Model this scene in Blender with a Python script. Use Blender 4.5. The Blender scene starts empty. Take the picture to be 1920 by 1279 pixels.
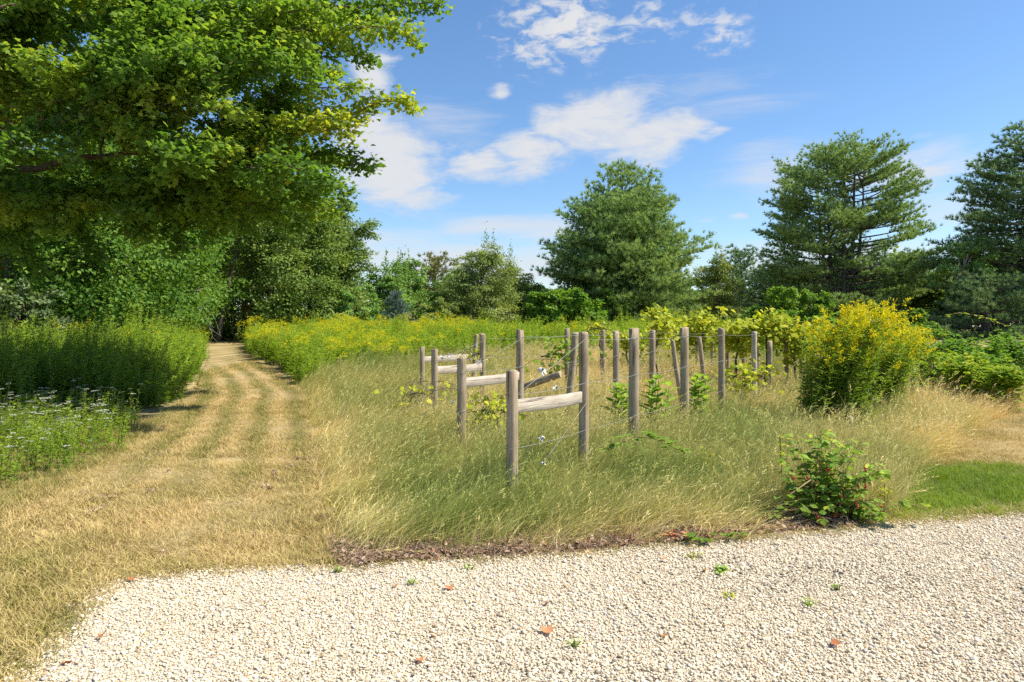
import bpy, bmesh, math
import numpy as np
from mathutils import Vector, Matrix

R = np.random.default_rng(11)
S = bpy.context.scene
COL = S.collection
TAU = 2 * math.pi
F, CX, HY, EYE = 1280.0, 960.0, 613.0, 1.6          # focal length (px of the 1920 photo), image centre, horizon row, eye height


# ------------------------------------------------------------------ terrain
def gz(y):
    y = np.asarray(y, float)
    s = np.clip((y - 10.0) / 26.0, 0, 1)
    return 0.9 * s * s * (3 - 2 * s)


_Yt = np.concatenate([np.linspace(1.2, 12, 600), np.linspace(12.01, 60, 1400)])
_Pt = HY + (EYE - gz(_Yt)) / _Yt * F


def ground(px, py):
    """the spot on the terrain seen at a pixel of the photograph -> world X, Y"""
    px = np.asarray(px, float); py = np.asarray(py, float)
    y = np.interp(-py, -_Pt, _Yt)
    return (px - CX) / F * y, y


def gpoly(pts):
    x, y = ground([p[0] for p in pts], [p[1] for p in pts])
    return np.stack([x, y], 1)


def at(px, py, y):
    return np.array([(px - CX) / F * y, y, EYE - (py - HY) / F * y])


def inside(poly, x, y):
    x = np.asarray(x); y = np.asarray(y)
    r = np.zeros(x.shape, bool)
    n = len(poly)
    for i in range(n):
        x0, y0 = poly[i]; x1, y1 = poly[(i + 1) % n]
        if y0 == y1:
            continue
        c = ((y0 > y) != (y1 > y)) & (x < (x1 - x0) * (y - y0) / (y1 - y0) + x0)
        r ^= c
    return r


def edge_dist(line, x, y):
    """distance to a polyline (open)"""
    d = np.full(np.shape(x), 1e9)
    for (x0, y0), (x1, y1) in zip(line[:-1], line[1:]):
        vx, vy = x1 - x0, y1 - y0
        t = np.clip(((x - x0) * vx + (y - y0) * vy) / (vx * vx + vy * vy + 1e-12), 0, 1)
        d = np.minimum(d, np.hypot(x - x0 - t * vx, y - y0 - t * vy))
    return d


_NG = R.random((64, 64))


def noise2(x, y, sc):
    x = np.asarray(x) / sc + 100.3; y = np.asarray(y) / sc + 57.7
    xi = np.floor(x).astype(int); yi = np.floor(y).astype(int)
    fx = x - xi; fy = y - yi
    fx = fx * fx * (3 - 2 * fx); fy = fy * fy * (3 - 2 * fy)
    g = lambda a, b: _NG[a % 64, b % 64]
    return (g(xi, yi) * (1 - fx) + g(xi + 1, yi) * fx) * (1 - fy) + (g(xi, yi + 1) * (1 - fx) + g(xi + 1, yi + 1) * fx) * fy


# ------------------------------------------------------------------ mesh building
class MB:
    def __init__(self):
        self.v, self.f, self.t, self.m = [], [], [], []
        self.n = 0

    def add(self, v, faces, tint=0.5, mat=0):
        """faces: list of int arrays (k,3) or (k,4), local indices; tint scalar or per vertex"""
        v = np.asarray(v, float).reshape(-1, 3)
        self.v.append(v)
        self.t.append(np.broadcast_to(np.asarray(tint, float), (len(v),)))
        for f in faces:
            f = np.asarray(f, int)
            if len(f):
                self.f.append(f + self.n)
                self.m.append(np.full(len(f), mat, int))
        self.n += len(v)

    def mesh(self, name, mats, smooth=False):
        me = bpy.data.meshes.new(name)
        v = np.concatenate(self.v) if self.v else np.zeros((0, 3))
        me.vertices.add(len(v)); me.vertices.foreach_set('co', v.astype(np.float32).ravel())
        tot = np.concatenate([np.full(len(f), f.shape[1]) for f in self.f])
        loops = np.concatenate([f.ravel() for f in self.f])
        me.loops.add(len(loops)); me.loops.foreach_set('vertex_index', loops.astype(np.int32))
        me.polygons.add(len(tot))
        st = np.concatenate([[0], np.cumsum(tot)[:-1]])
        me.polygons.foreach_set('loop_start', st.astype(np.int32))
        me.polygons.foreach_set('loop_total', tot.astype(np.int32))
        me.polygons.foreach_set('material_index', np.concatenate(self.m).astype(np.int32))
        if smooth:
            me.polygons.foreach_set('use_smooth', np.ones(len(tot), bool))
        a = me.attributes.new('tint', 'FLOAT', 'POINT')
        a.data.foreach_set('value', np.concatenate(self.t).astype(np.float32))
        for m in (mats if isinstance(mats, (list, tuple)) else [mats]):
            me.materials.append(m)
        me.update(calc_edges=True)
        return me

    def build(self, name, mats, parent=None, smooth=False, loc=None):
        o = bpy.data.objects.new(name, self.mesh(name, mats, smooth))
        COL.objects.link(o)
        if parent is not None:
            o.parent = parent
        if loc is not None:
            o.location = loc
        return o


def tag(o, label=None, cat=None, group=None, kind=None):
    if label: o['label'] = label
    if cat: o['category'] = cat
    if group: o['group'] = group
    if kind: o['kind'] = kind
    return o


def empty(name, loc, label, cat, group=None):
    o = bpy.data.objects.new(name, None)
    o.empty_display_size = 0.2
    COL.objects.link(o)
    o.location = loc
    return tag(o, label, cat, group)


def nrm(a):
    a = np.asarray(a, float)
    return a / (np.linalg.norm(a, axis=-1, keepdims=True) + 1e-9)


def tube(mb, pts, rad, sides=6, tint=0.5, mat=0, cap=True):
    pts = np.asarray(pts, float); n = len(pts)
    rad = np.broadcast_to(np.asarray(rad, float), (n,))
    d = nrm(np.gradient(pts, axis=0))
    ref = np.array([0, 0, 1.0]) if abs(d[0][2]) < 0.9 else np.array([1.0, 0, 0])
    u = nrm(np.cross(d, ref)); w = np.cross(d, u)
    a = np.arange(sides) / sides * TAU
    ring = pts[:, None] + rad[:, None, None] * (np.cos(a)[None, :, None] * u[:, None] + np.sin(a)[None, :, None] * w[:, None])
    i = np.arange(n - 1)[:, None] * sides; j = np.arange(sides)[None]; k = (j + 1) % sides
    q = np.stack([i + j, i + k, i + sides + k, i + sides + j], -1).reshape(-1, 4)
    v = ring.reshape(-1, 3)
    fs = [q]
    if cap:
        v = np.concatenate([v, pts[-1:], pts[:1]])
        b = (n - 1) * sides
        fs.append(np.array([[b + x, b + (x + 1) % sides, n * sides] for x in range(sides)]))
        fs.append(np.array([[(x + 1) % sides, x, n * sides + 1] for x in range(sides)]))
    mb.add(v, fs, tint, mat)


# leaf outlines: along +Y, length 1, lying in XY; z folds them a little
T_DIAMOND = (np.array([[0, 0, 0], [.32, .42, .10], [0, 1, -.06], [-.32, .42, .10]]), np.array([[0, 1, 2], [0, 2, 3]]))
T_OVAL = (np.array([[0, 0, 0], [.24, .25, .06], [.27, .6, .05], [0, 1, -.10], [-.27, .6, .05], [-.24, .25, .06]]),
          np.array([[0, 1, 2], [0, 2, 3], [0, 3, 4], [0, 4, 5]]))
T_LANCE = (np.array([[0, 0, 0], [.085, .35, .02], [0, 1, -.16], [-.085, .35, .02]]), np.array([[0, 1, 2], [0, 2, 3]]))
T_NEEDLE = (np.array([[-.055, 0, 0], [.055, 0, 0], [.02, 1, -.08]]), np.array([[0, 1, 2]]))
_mp = [(0, .0), (.16, .06), (.46, .02), (.36, .2), (.56, .46), (.34, .48), (.2, .62), (.18, .72), (0, 1.02), (-.18, .72), (-.2, .62),
       (-.34, .48), (-.56, .46), (-.36, .2), (-.46, .02), (-.16, .06)]
_mv = np.array([[0, .34, 0]] + [[x, y, -.16 * abs(x) - .22 * max(0, y - .5)] for x, y in _mp])
T_MAPLE = (_mv, np.array([[0, i, i % len(_mp) + 1] for i in range(1, len(_mp) + 1)]))
T_GRAPE = (np.array([[0, .35, 0], [0, .12, .0], [.3, 0, -.05], [.5, .35, -.06], [.34, .62, -.05], [0, .98, -.12], [-.34, .62, -.05], [-.5, .35, -.06], [-.3, 0, -.05]]),
           np.array([[0, i, i % 8 + 1] for i in range(1, 9)]))


def leaves(mb, tmpl, pos, axis, up, size, tint, mat=0, wid=1.0):
    v0, f0 = tmpl
    pos = np.asarray(pos, float); n = len(pos)
    if n == 0:
        return
    y = nrm(axis)
    x = np.cross(y, up); x = x / (np.linalg.norm(x, axis=1, keepdims=True) + 1e-6)
    z = np.cross(x, y)
    size = np.broadcast_to(np.asarray(size, float), (n,))[:, None, None]
    wid = np.broadcast_to(np.asarray(wid, float), (n,))[:, None, None]
    v = pos[:, None] + size * (v0[None, :, 0:1] * wid * x[:, None] + v0[None, :, 1:2] * y[:, None] + v0[None, :, 2:3] * z[:, None])
    k = len(v0)
    f = (np.arange(n) * k)[:, None, None] + f0[None]
    mb.add(v.reshape(-1, 3), [f.reshape(-1, f0.shape[1])], np.repeat(np.broadcast_to(tint, (n,)), k), mat)


def rdir(n, rng):
    return nrm(rng.normal(size=(n, 3)))


# ------------------------------------------------------------------ materials
def new_mat(name):
    m = bpy.data.materials.new(name); m.use_nodes = True
    nt = m.node_tree; nt.nodes.clear()
    out = nt.nodes.new('ShaderNodeOutputMaterial')
    return m, nt, out


def ramp(nt, fac, stops):
    r = nt.nodes.new('ShaderNodeValToRGB')
    e = r.color_ramp.elements
    while len(e) < len(stops):
        e.new(0.5)
    for k, (p, c) in zip(e, stops):
        k.position = p; k.color = (*c, 1)
    nt.links.new(fac, r.inputs[0])
    return r.outputs[0]


def attr(nt, name, inst=False):
    a = nt.nodes.new('ShaderNodeAttribute'); a.attribute_name = name
    if inst:
        a.attribute_type = 'INSTANCER'
    return a.outputs['Fac']


def math_n(nt, op, a, b=None, clamp=False):
    n = nt.nodes.new('ShaderNodeMath'); n.operation = op; n.use_clamp = clamp
    for i, s in enumerate((a, b)):
        if s is None:
            continue
        if isinstance(s, (int, float)):
            n.inputs[i].default_value = s
        else:
            nt.links.new(s, n.inputs[i])
    return n.outputs[0]


def tex_noise(nt, scale, detail=3, vec=None, rough=0.55, dist=0.0):
    n = nt.nodes.new('ShaderNodeTexNoise')
    n.inputs['Scale'].default_value = scale; n.inputs['Detail'].default_value = detail
    n.inputs['Roughness'].default_value = rough; n.inputs['Distortion'].default_value = dist
    if vec is not None:
        nt.links.new(vec, n.inputs['Vector'])
    return n.outputs['Fac']


def coord(nt, what='Object'):
    return nt.nodes.new('ShaderNodeTexCoord').outputs[what]


def leaf_mat(name, stops, trans=0.4, warm=(1.35, 1.25, .55), inst=0.0, rough=.6, spec=.12, patch=0.25, pscale=.6, gain=1.55):
    """leaf: diffuse and gloss on the front, light let through from behind. stops over the leaf's own tint"""
    stops = [(p_, tuple(min(.85, c_ * gain) for c_ in col)) for p_, col in stops]
    m, nt, out = new_mat(name)
    f = attr(nt, 'tint')
    if inst:
        f = math_n(nt, 'ADD', math_n(nt, 'MULTIPLY', f, 1 - inst), math_n(nt, 'MULTIPLY', attr(nt, 'itint', True), inst))
    if patch:
        g = nt.nodes.new('ShaderNodeNewGeometry').outputs['Position']
        nz = tex_noise(nt, pscale, 2, g)
        f = math_n(nt, 'ADD', f, math_n(nt, 'MULTIPLY', math_n(nt, 'SUBTRACT', nz, .5), patch * 2))
    c = ramp(nt, f, stops)
    p = nt.nodes.new('ShaderNodeBsdfPrincipled')
    p.inputs['Roughness'].default_value = rough
    p.inputs['Specular IOR Level'].default_value = spec
    nt.links.new(c, p.inputs['Base Color'])
    if trans:
        w = nt.nodes.new('ShaderNodeMix'); w.data_type = 'RGBA'; w.blend_type = 'MULTIPLY'
        w.inputs[0].default_value = 1
        nt.links.new(c, w.inputs[6]); w.inputs[7].default_value = (*warm, 1)
        t = nt.nodes.new('ShaderNodeBsdfTranslucent'); nt.links.new(w.outputs[2], t.inputs[0])
        mx = nt.nodes.new('ShaderNodeMixShader'); mx.inputs[0].default_value = trans
        nt.links.new(p.outputs[0], mx.inputs[1]); nt.links.new(t.outputs[0], mx.inputs[2])
        nt.links.new(mx.outputs[0], out.inputs[0])
    else:
        nt.links.new(p.outputs[0], out.inputs[0])
    return m


def solid_mat(name, stops, scale=(6, 6, 6), detail=4, rough=.85, bump=.0, bscale=30, spec=.2, useattr=0.0):
    m, nt, out = new_mat(name)
    mp = nt.nodes.new('ShaderNodeMapping'); mp.inputs['Scale'].default_value = scale
    nt.links.new(coord(nt), mp.inputs[0])
    f = tex_noise(nt, 1, detail, mp.outputs[0])
    if useattr:
        f = math_n(nt, 'ADD', math_n(nt, 'MULTIPLY', f, 1 - useattr), math_n(nt, 'MULTIPLY', attr(nt, 'tint'), useattr))
    c = ramp(nt, f, stops)
    p = nt.nodes.new('ShaderNodeBsdfPrincipled')
    p.inputs['Roughness'].default_value = rough; p.inputs['Specular IOR Level'].default_value = spec
    nt.links.new(c, p.inputs['Base Color'])
    if bump:
        b = nt.nodes.new('ShaderNodeBump'); b.inputs['Strength'].default_value = bump; b.inputs['Distance'].default_value = .02
        mp2 = nt.nodes.new('ShaderNodeMapping'); mp2.inputs['Scale'].default_value = tuple(s * bscale / 6 for s in scale)
        nt.links.new(coord(nt), mp2.inputs[0])
        nt.links.new(tex_noise(nt, 1, 3, mp2.outputs[0]), b.inputs['Height'])
        nt.links.new(b.outputs[0], p.inputs['Normal'])
    nt.links.new(p.outputs[0], out.inputs[0])
    return m


M = {}
M['maple'] = leaf_mat('maple_leaf', [(.05, (.046, .092, .018)), (.5, (.086, .150, .026)), (.9, (.17, .215, .036)), (1, (.26, .26, .03))], .5, (1.5, 1.5, .6), patch=.18, pscale=.5, gain=1.75)
M['oak'] = leaf_mat('oak_leaf', [(.1, (.044, .080, .018)), (.5, (.084, .130, .030)), (.9, (.145, .188, .045))], .35, gain=1.95)
M['dark_leaf'] = leaf_mat('woodland_leaf', [(.1, (.032, .074, .012)), (.5, (.062, .122, .020)), (.9, (.115, .180, .030))], .4, gain=1.95)
M['olive_leaf'] = leaf_mat('birch_leaf', [(.1, (.055, .085, .025)), (.5, (.105, .140, .042)), (.9, (.17, .20, .065))], .35, gain=2.3)
M['mid_leaf'] = leaf_mat('aspen_leaf', [(.1, (.040, .085, .022)), (.5, (.080, .140, .036)), (.9, (.13, .19, .05))], .35, gain=2.5)
M['grey_leaf'] = leaf_mat('grey_leaf', [(.1, (.05, .085, .035)), (.5, (.10, .14, .065)), (.9, (.17, .205, .10))], .3, gain=1.8)
M['blue_needle'] = leaf_mat('blue_needle', [(.1, (.06, .10, .085)), (.9, (.15, .20, .185))], .1, patch=.1)
M['brown_leaf'] = leaf_mat('drab_needle', [(.1, (.055, .065, .022)), (.5, (.095, .10, .034)), (.9, (.14, .13, .05))], .2, gain=2.6)
M['pine'] = leaf_mat('pine_needle', [(.1, (.056, .098, .040)), (.5, (.108, .165, .062)), (.9, (.185, .24, .09))], .33, (1.3, 1.25, .7), patch=.2, pscale=.35, gain=2.2)
M['pine_dark'] = leaf_mat('pine_needle_dark', [(.1, (.040, .076, .036)), (.5, (.076, .124, .056)), (.9, (.13, .18, .078))], .3, (1.2, 1.2, .8), patch=.2, pscale=.35, gain=2.2)
M['bright_leaf'] = leaf_mat('bright_leaf', [(.1, (.050, .12, .016)), (.5, (.095, .185, .025)), (.9, (.16, .26, .035))], .4, gain=1.6)
M['sumac'] = leaf_mat('sumac_leaf', [(.1, (.085, .19, .024)), (.5, (.17, .31, .042)), (.9, (.28, .42, .06))], .4, gain=1.0)
M['grape'] = leaf_mat('grape_leaf', [(.1, (.10, .145, .014)), (.5, (.23, .265, .022)), (.85, (.37, .375, .035)), (1, (.40, .36, .04))], .45, gain=1.7)
M['bramble'] = leaf_mat('bramble_leaf', [(.1, (.05, .11, .012)), (.5, (.12, .19, .018)), (.85, (.24, .29, .03)), (1, (.36, .24, .04))], .4, gain=1.75)
M['berry_leaf'] = leaf_mat('berry_leaf', [(.1, (.06, .12, .018)), (.5, (.13, .21, .03)), (.9, (.23, .31, .05)), (1, (.36, .40, .05))], .4, patch=.1, pscale=4)
M['red_leaf'] = leaf_mat('rusty_leaf', [(.1, (.10, .05, .02)), (.9, (.24, .10, .035))], .35)
M['milk'] = leaf_mat('milkweed_leaf', [(.1, (.10, .19, .03)), (.9, (.24, .34, .06))], .4, patch=.1, pscale=4)
M['rod'] = leaf_mat('goldenrod_leaf', [(.1, (.062, .118, .014)), (.5, (.125, .20, .022)), (.9, (.21, .28, .032))], .42, inst=.35, patch=.12, gain=1.95)
M['rod_flower'] = leaf_mat('goldenrod_flower', [(.1, (.36, .42, .03)), (.5, (.66, .63, .03)), (.95, (.85, .68, .02))], .4, (1.15, 1.15, .5), inst=.3, patch=.1, gain=1.0)
M['clump_leaf'] = leaf_mat('goldenrod_clump_leaf', [(.1, (.10, .20, .024)), (.5, (.21, .34, .038)), (.9, (.38, .52, .06))], .42, patch=.12, gain=1.0)
M['clump_flower'] = leaf_mat('goldenrod_clump_flower', [(.0, (.50, .52, .02)), (.45, (.78, .68, .02)), (.95, (.88, .66, .012))], .4, (1.1, 1.1, .5), patch=.15, pscale=2, gain=1.0)
M['white_flower'] = leaf_mat('white_flower', [(.1, (.50, .52, .40)), (.9, (.72, .72, .64))], .25, (1, 1, 1), patch=0, gain=1.0)
M['grass'] = leaf_mat('meadow_blade', [(.0, (.098, .148, .034)), (.33, (.19, .218, .062)), (.6, (.36, .305, .125)), (.85, (.50, .40, .21)), (1, (.46, .29, .12))], .35, (1.2, 1.1, .7), inst=.65, patch=.10, pscale=.9, gain=1.85)
M['mown'] = leaf_mat('mown_blade', [(.0, (.12, .17, .028)), (.3, (.26, .25, .065)), (.6, (.47, .37, .15)), (.85, (.62, .48, .235)), (1, (.50, .30, .12))], .25, (1.1, 1.05, .8), inst=.7, patch=.12, pscale=1.2, gain=1.1)
M['lawn'] = leaf_mat('lawn_blade', [(.1, (.13, .21, .028)), (.5, (.24, .33, .048)), (.8, (.38, .40, .11)), (1, (.50, .42, .19))], .35, inst=.5, patch=.2, pscale=1.5, gain=1.25)
M['litter'] = leaf_mat('dead_leaf', [(.0, (.15, .088, .056)), (.4, (.34, .225, .155)), (.75, (.56, .42, .31)), (1, (.45, .20, .07))], .15, (1, .9, .7), inst=.3, patch=.15, pscale=3, gain=1.0)
M['fallen'] = leaf_mat('fallen_leaf', [(.1, (.42, .16, .07)), (.9, (.58, .30, .14))], .2, (1, .8, .6), patch=0, gain=1.0)
M['bark'] = solid_mat('bark', [(.3, (.055, .045, .036)), (.7, (.17, .145, .12))], (5, 5, 1.2), bump=.6)
M['bark_maple'] = solid_mat('maple_bark', [(.3, (.09, .065, .045)), (.7, (.22, .165, .115))], (9, 9, 3), bump=.6)
M['bark_pale'] = solid_mat('pale_bark', [(.3, (.22, .20, .18)), (.7, (.42, .39, .36))], (7, 7, 2), bump=.5)
M['stem'] = leaf_mat('stem', [(.1, (.10, .13, .03)), (.9, (.24, .22, .09))], 0, patch=0, gain=1.0)
M['cane'] = leaf_mat('cane', [(.1, (.20, .11, .06)), (.9, (.36, .26, .15))], 0, patch=0, gain=1.0)


def wood_mat(name='weathered_wood', turn=0.0, lift=1.0, sc1=(70, 70, 2.2), sc2=(9, 9, 4)):
    m, nt, out = new_mat(name)
    tc = coord(nt)
    oi = nt.nodes.new('ShaderNodeObjectInfo')
    add = nt.nodes.new('ShaderNodeVectorMath'); add.operation = 'ADD'
    nt.links.new(tc, add.inputs[0])
    cb = nt.nodes.new('ShaderNodeCombineXYZ'); nt.links.new(math_n(nt, 'MULTIPLY', oi.outputs['Random'], 37.0), cb.inputs[0])
    nt.links.new(cb.outputs[0], add.inputs[1])
    mp = nt.nodes.new('ShaderNodeMapping'); mp.inputs['Scale'].default_value = sc1
    ro = nt.nodes.new('ShaderNodeMapping'); ro.inputs['Rotation'].default_value = (0, 0, turn)
    nt.links.new(add.outputs[0], ro.inputs[0]); nt.links.new(ro.outputs[0], mp.inputs[0])
    grain = tex_noise(nt, 1, 5, mp.outputs[0], .6, .6)
    mp2 = nt.nodes.new('ShaderNodeMapping'); mp2.inputs['Scale'].default_value = sc2
    nt.links.new(ro.outputs[0], mp2.inputs[0])
    blot = tex_noise(nt, 1, 4, mp2.outputs[0], .6)
    f = math_n(nt, 'ADD', math_n(nt, 'MULTIPLY', grain, .6), math_n(nt, 'MULTIPLY', blot, .4))
    mp3 = nt.nodes.new('ShaderNodeMapping'); mp3.inputs['Scale'].default_value = tuple(k_ * (.75 if k_ > 20 else .45) for k_ in sc1)
    nt.links.new(ro.outputs[0], mp3.inputs[0])
    crack = tex_noise(nt, 1, 1, mp3.outputs[0], .5, .2)
    cr_ = nt.nodes.new('ShaderNodeMapRange'); cr_.inputs[1].default_value = .25; cr_.inputs[2].default_value = .36; nt.links.new(crack, cr_.inputs[0])
    f = math_n(nt, 'ADD', f, math_n(nt, 'MULTIPLY', math_n(nt, 'SUBTRACT', cr_.outputs[0], 1.0), .30))
    c = ramp(nt, f, [(.12, (.05, .037, .025)), (.30, (.13, .095, .060)), (.43, (.27, .205, .135)), (.57, (.39, .315, .22)), (.74, (.54, .47, .355))])
    if lift != 1:
        hs = nt.nodes.new('ShaderNodeHueSaturation'); hs.inputs['Saturation'].default_value = .65; hs.inputs['Value'].default_value = lift
        nt.links.new(c, hs.inputs['Color']); c = hs.outputs[0]
    p = nt.nodes.new('ShaderNodeBsdfPrincipled'); p.inputs['Roughness'].default_value = .85; p.inputs['Specular IOR Level'].default_value = .2
    nt.links.new(c, p.inputs['Base Color'])
    b = nt.nodes.new('ShaderNodeBump'); b.inputs['Strength'].default_value = .55; b.inputs['Distance'].default_value = .006
    nt.links.new(grain, b.inputs['Height']); nt.links.new(b.outputs[0], p.inputs['Normal'])
    nt.links.new(p.outputs[0], out.inputs[0])
    return m


M['wood'] = wood_mat()
M['wood_sunlit'] = wood_mat('sunlit_wood', 0, 1.4)  # same post wood made lighter: sunlight put into the colour of one post
M['wood_rail'] = wood_mat('weathered_rail', -math.atan2(1.1, .72), 1.3, (2.2, 70, 70), (3, 9, 9))


def plain(name, c, rough=.5, metal=0.0, spec=.4):
    m, nt, out = new_mat(name)
    p = nt.nodes.new('ShaderNodeBsdfPrincipled')
    f = tex_noise(nt, 40, 2, coord(nt))
    col = ramp(nt, f, [(.3, tuple(x * .75 for x in c)), (.7, c)])
    nt.links.new(col, p.inputs['Base Color'])
    p.inputs['Roughness'].default_value = rough; p.inputs['Metallic'].default_value = metal; p.inputs['Specular IOR Level'].default_value = spec
    nt.links.new(p.outputs[0], out.inputs[0])
    return m


M['wire'] = plain('galvanised_wire', (.40, .39, .37), .55, .3)
M['plastic'] = plain('white_plastic', (.82, .82, .84), .45)
M['dark_metal'] = plain('dark_metal', (.07, .07, .08), .5)
M['berry'] = plain('red_berry', (.36, .03, .02), .4)


def stone_mat():
    m, nt, out = new_mat('pebble')
    f = attr(nt, 'itint', True)
    c = ramp(nt, f, [(.0, (.20, .165, .125)), (.07, (.36, .29, .21)), (.17, (.55, .46, .32)), (.5, (.74, .64, .47)), (.8, (.85, .77, .62)), (.94, (.62, .42, .23)), (1, (.48, .46, .44))])
    n = tex_noise(nt, 1.5, 3, coord(nt))
    mx = nt.nodes.new('ShaderNodeMix'); mx.data_type = 'RGBA'; mx.blend_type = 'MULTIPLY'; mx.inputs[0].default_value = .5
    nt.links.new(c, mx.inputs[6]); nt.links.new(ramp(nt, n, [(.3, (.62, .58, .52)), (.7, (1, 1, 1))]), mx.inputs[7])
    p = nt.nodes.new('ShaderNodeBsdfPrincipled'); p.inputs['Roughness'].default_value = .75; p.inputs['Specular IOR Level'].default_value = .25
    nt.links.new(mx.outputs[2], p.inputs['Base Color']); nt.links.new(p.outputs[0], out.inputs[0])
    return m


M['pebble'] = stone_mat()

# ------------------------------------------------------------------ zones of the ground, as lines on the terrain
border_px = [(-500, 1560), (-120, 1400), (0, 1290), (60, 1228), (120, 1160), (175, 1105), (235, 1086), (330, 1074), (430, 1066), (540, 1063), (640, 1064),
             (720, 1056), (800, 1050), (900, 1046), (1000, 1040), (1100, 1035), (1200, 1026), (1300, 1016), (1400, 1006), (1500, 998),
             (1560, 992), (1640, 982), (1700, 976), (1800, 970), (1920, 965), (2300, 948), (2900, 930)]
border = gpoly(border_px)
# a slightly ragged border
_bs = np.linspace(0, 1, 260)
_bl = np.concatenate([[0], np.cumsum(np.hypot(*np.diff(border, axis=0).T))]); _bl /= _bl[-1]
border = np.stack([np.interp(_bs, _bl, border[:, 0]), np.interp(_bs, _bl, border[:, 1])], 1)
border[:, 1] += .05 * (noise2(border[:, 0], border[:, 1], .25) - .5) + .06 * (noise2(border[:, 0], border[:, 1], .9) - .5)
drive_poly = np.concatenate([border, [[border[-1][0] + 2, -6], [border[0][0], -6]]])

right_px = [(652, 1062), (640, 1030), (626, 980), (612, 920), (600, 860), (590, 810), (580, 770), (560, 728), (530, 702), (490, 682), (468, 668), (458, 655), (452, 646)]
left_px = [(-200, 1010), (0, 935), (90, 900), (200, 850), (260, 812), (310, 778), (345, 748), (372, 715), (384, 690), (386, 670), (380, 656), (378, 646)]
path_r = gpoly(right_px); path_l = gpoly(left_px)
path_poly = np.concatenate([path_r, path_l[::-1], [[-12, border[0][1]]], border[border[:, 0] < path_r[0][0]]])
mead_r = gpoly([(1652, 988), (1666, 950), (1682, 908), (1712, 878), (1762, 850), (1800, 818), (1850, 790), (1915, 765)])
rod_front = gpoly([(560, 724), (600, 708), (660, 696), (760, 688), (850, 680), (930, 672), (1010, 668), (1090, 668), (1200, 668), (1320, 672)])
meadow_poly = np.concatenate([path_r[:9], rod_front, [[9.5, 20.0], [13, 17.0]], mead_r[::-1],
                              border[(border[:, 0] < mead_r[0][0]) & (border[:, 0] > path_r[0][0])][::-1]])
lawn_poly = np.concatenate([mead_r[:4], gpoly([(1800, 868), (1920, 876), (2300, 880), (2900, 885)]), [[border[-1][0], border[-1][1]]],
                            border[border[:, 0] > mead_r[0][0]][::-1]])
dry_poly = np.concatenate([mead_r[3:], gpoly([(1905, 700), (1935, 672), (2300, 690), (2900, 885), (1920, 876), (1800, 868)])])


def stripes(x, y):
    """the mower's swathes along the right edge of the track: 0 dark, 1 pale"""
    d = edge_dist(path_r, x, y)
    s = .5 + .5 * np.sin(d / .58 * TAU + 2.0 + .30 * (noise2(x, y, 2.4) - .5) * TAU + .08 * (noise2(x, y, .4) - .5) * TAU)
    w = np.clip((np.asarray(y) - 5.5) / 3.5, 0, 1) * np.clip(1 - (d - 2.0) / .8, 0, 1)
    return s, w


def zone_tint(x, y):
    """0 green .. 1 straw, for short growth"""
    s, w = stripes(x, y)
    n = .55 * noise2(x, y, 1.3) + .3 * noise2(x, y, .45) + .15 * noise2(x, y, .16)
    t = .55 + .75 * (n - .5)
    return np.clip(t * (1 - .6 * w) + w * .6 * (.10 + .80 * s), 0, 1)


# ------------------------------------------------------------------ ground sheet
def axis(dense, lo, hi, mid):
    a = list(dense)
    step = a[-1] - a[-2]; v = a[-1]
    while v < hi:
        step = min(step * 1.12, mid); v += step; a.append(v)
    step = a[1] - a[0]; v = a[0]; pre = []
    while v > lo:
        step = min(step * 1.12, mid); v -= step; pre.append(v)
    return np.array(pre[::-1] + a)


gx = axis(np.arange(-8, 9, .085), -320, 320, 25)
gy = axis(np.arange(2.2, 20, .085), -40, 420, 25)
XX, YY = np.meshgrid(gx, gy)
in_drive = inside(drive_poly, XX, YY)
in_path = inside(path_poly, XX, YY)
near_b = np.clip(edge_dist(border, XX, YY) / .5, 0, 1)
ZZ = gz(YY) + near_b * (.05 * (noise2(XX, YY, 1.7) - .5) + .025 * (noise2(XX, YY, .4) - .5)) * ~in_drive
ny, nx = XX.shape
v = np.stack([XX, YY, ZZ], -1).reshape(-1, 3)
i = np.arange(ny - 1)[:, None] * nx + np.arange(nx - 1)[None]
q = np.stack([i, i + 1, i + nx + 1, i + nx], -1).reshape(-1, 4)
tint = zone_tint(XX, YY)
tint = np.where(inside(lawn_poly, XX, YY), .12, tint)
mb = MB(); mb.add(v, [q], tint.ravel())
m, nt, out = new_mat('ground_thatch')
pos = nt.nodes.new('ShaderNodeNewGeometry').outputs['Position']
f = math_n(nt, 'ADD', attr(nt, 'tint'), math_n(nt, 'MULTIPLY', math_n(nt, 'SUBTRACT', tex_noise(nt, 26, 4, pos, .7), .5), .7))
c = ramp(nt, f, [(.1, (.11, .12, .035)), (.4, (.24, .19, .085)), (.65, (.38, .29, .145)), (.95, (.50, .39, .22))])
p = nt.nodes.new('ShaderNodeBsdfPrincipled'); p.inputs['Roughness'].default_value = .95; p.inputs['Specular IOR Level'].default_value = .1
nt.links.new(c, p.inputs['Base Color'])
b = nt.nodes.new('ShaderNodeBump'); b.inputs['Strength'].default_value = .8; b.inputs['Distance'].default_value = .02
nt.links.new(tex_noise(nt, 60, 4, pos, .7), b.inputs['Height']); nt.links.new(b.outputs[0], p.inputs['Normal'])
nt.links.new(p.outputs[0], out.inputs[0])
tag(mb.build('ground', m), 'dry mown field ground rising gently to the woods', 'ground', kind='structure')

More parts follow.
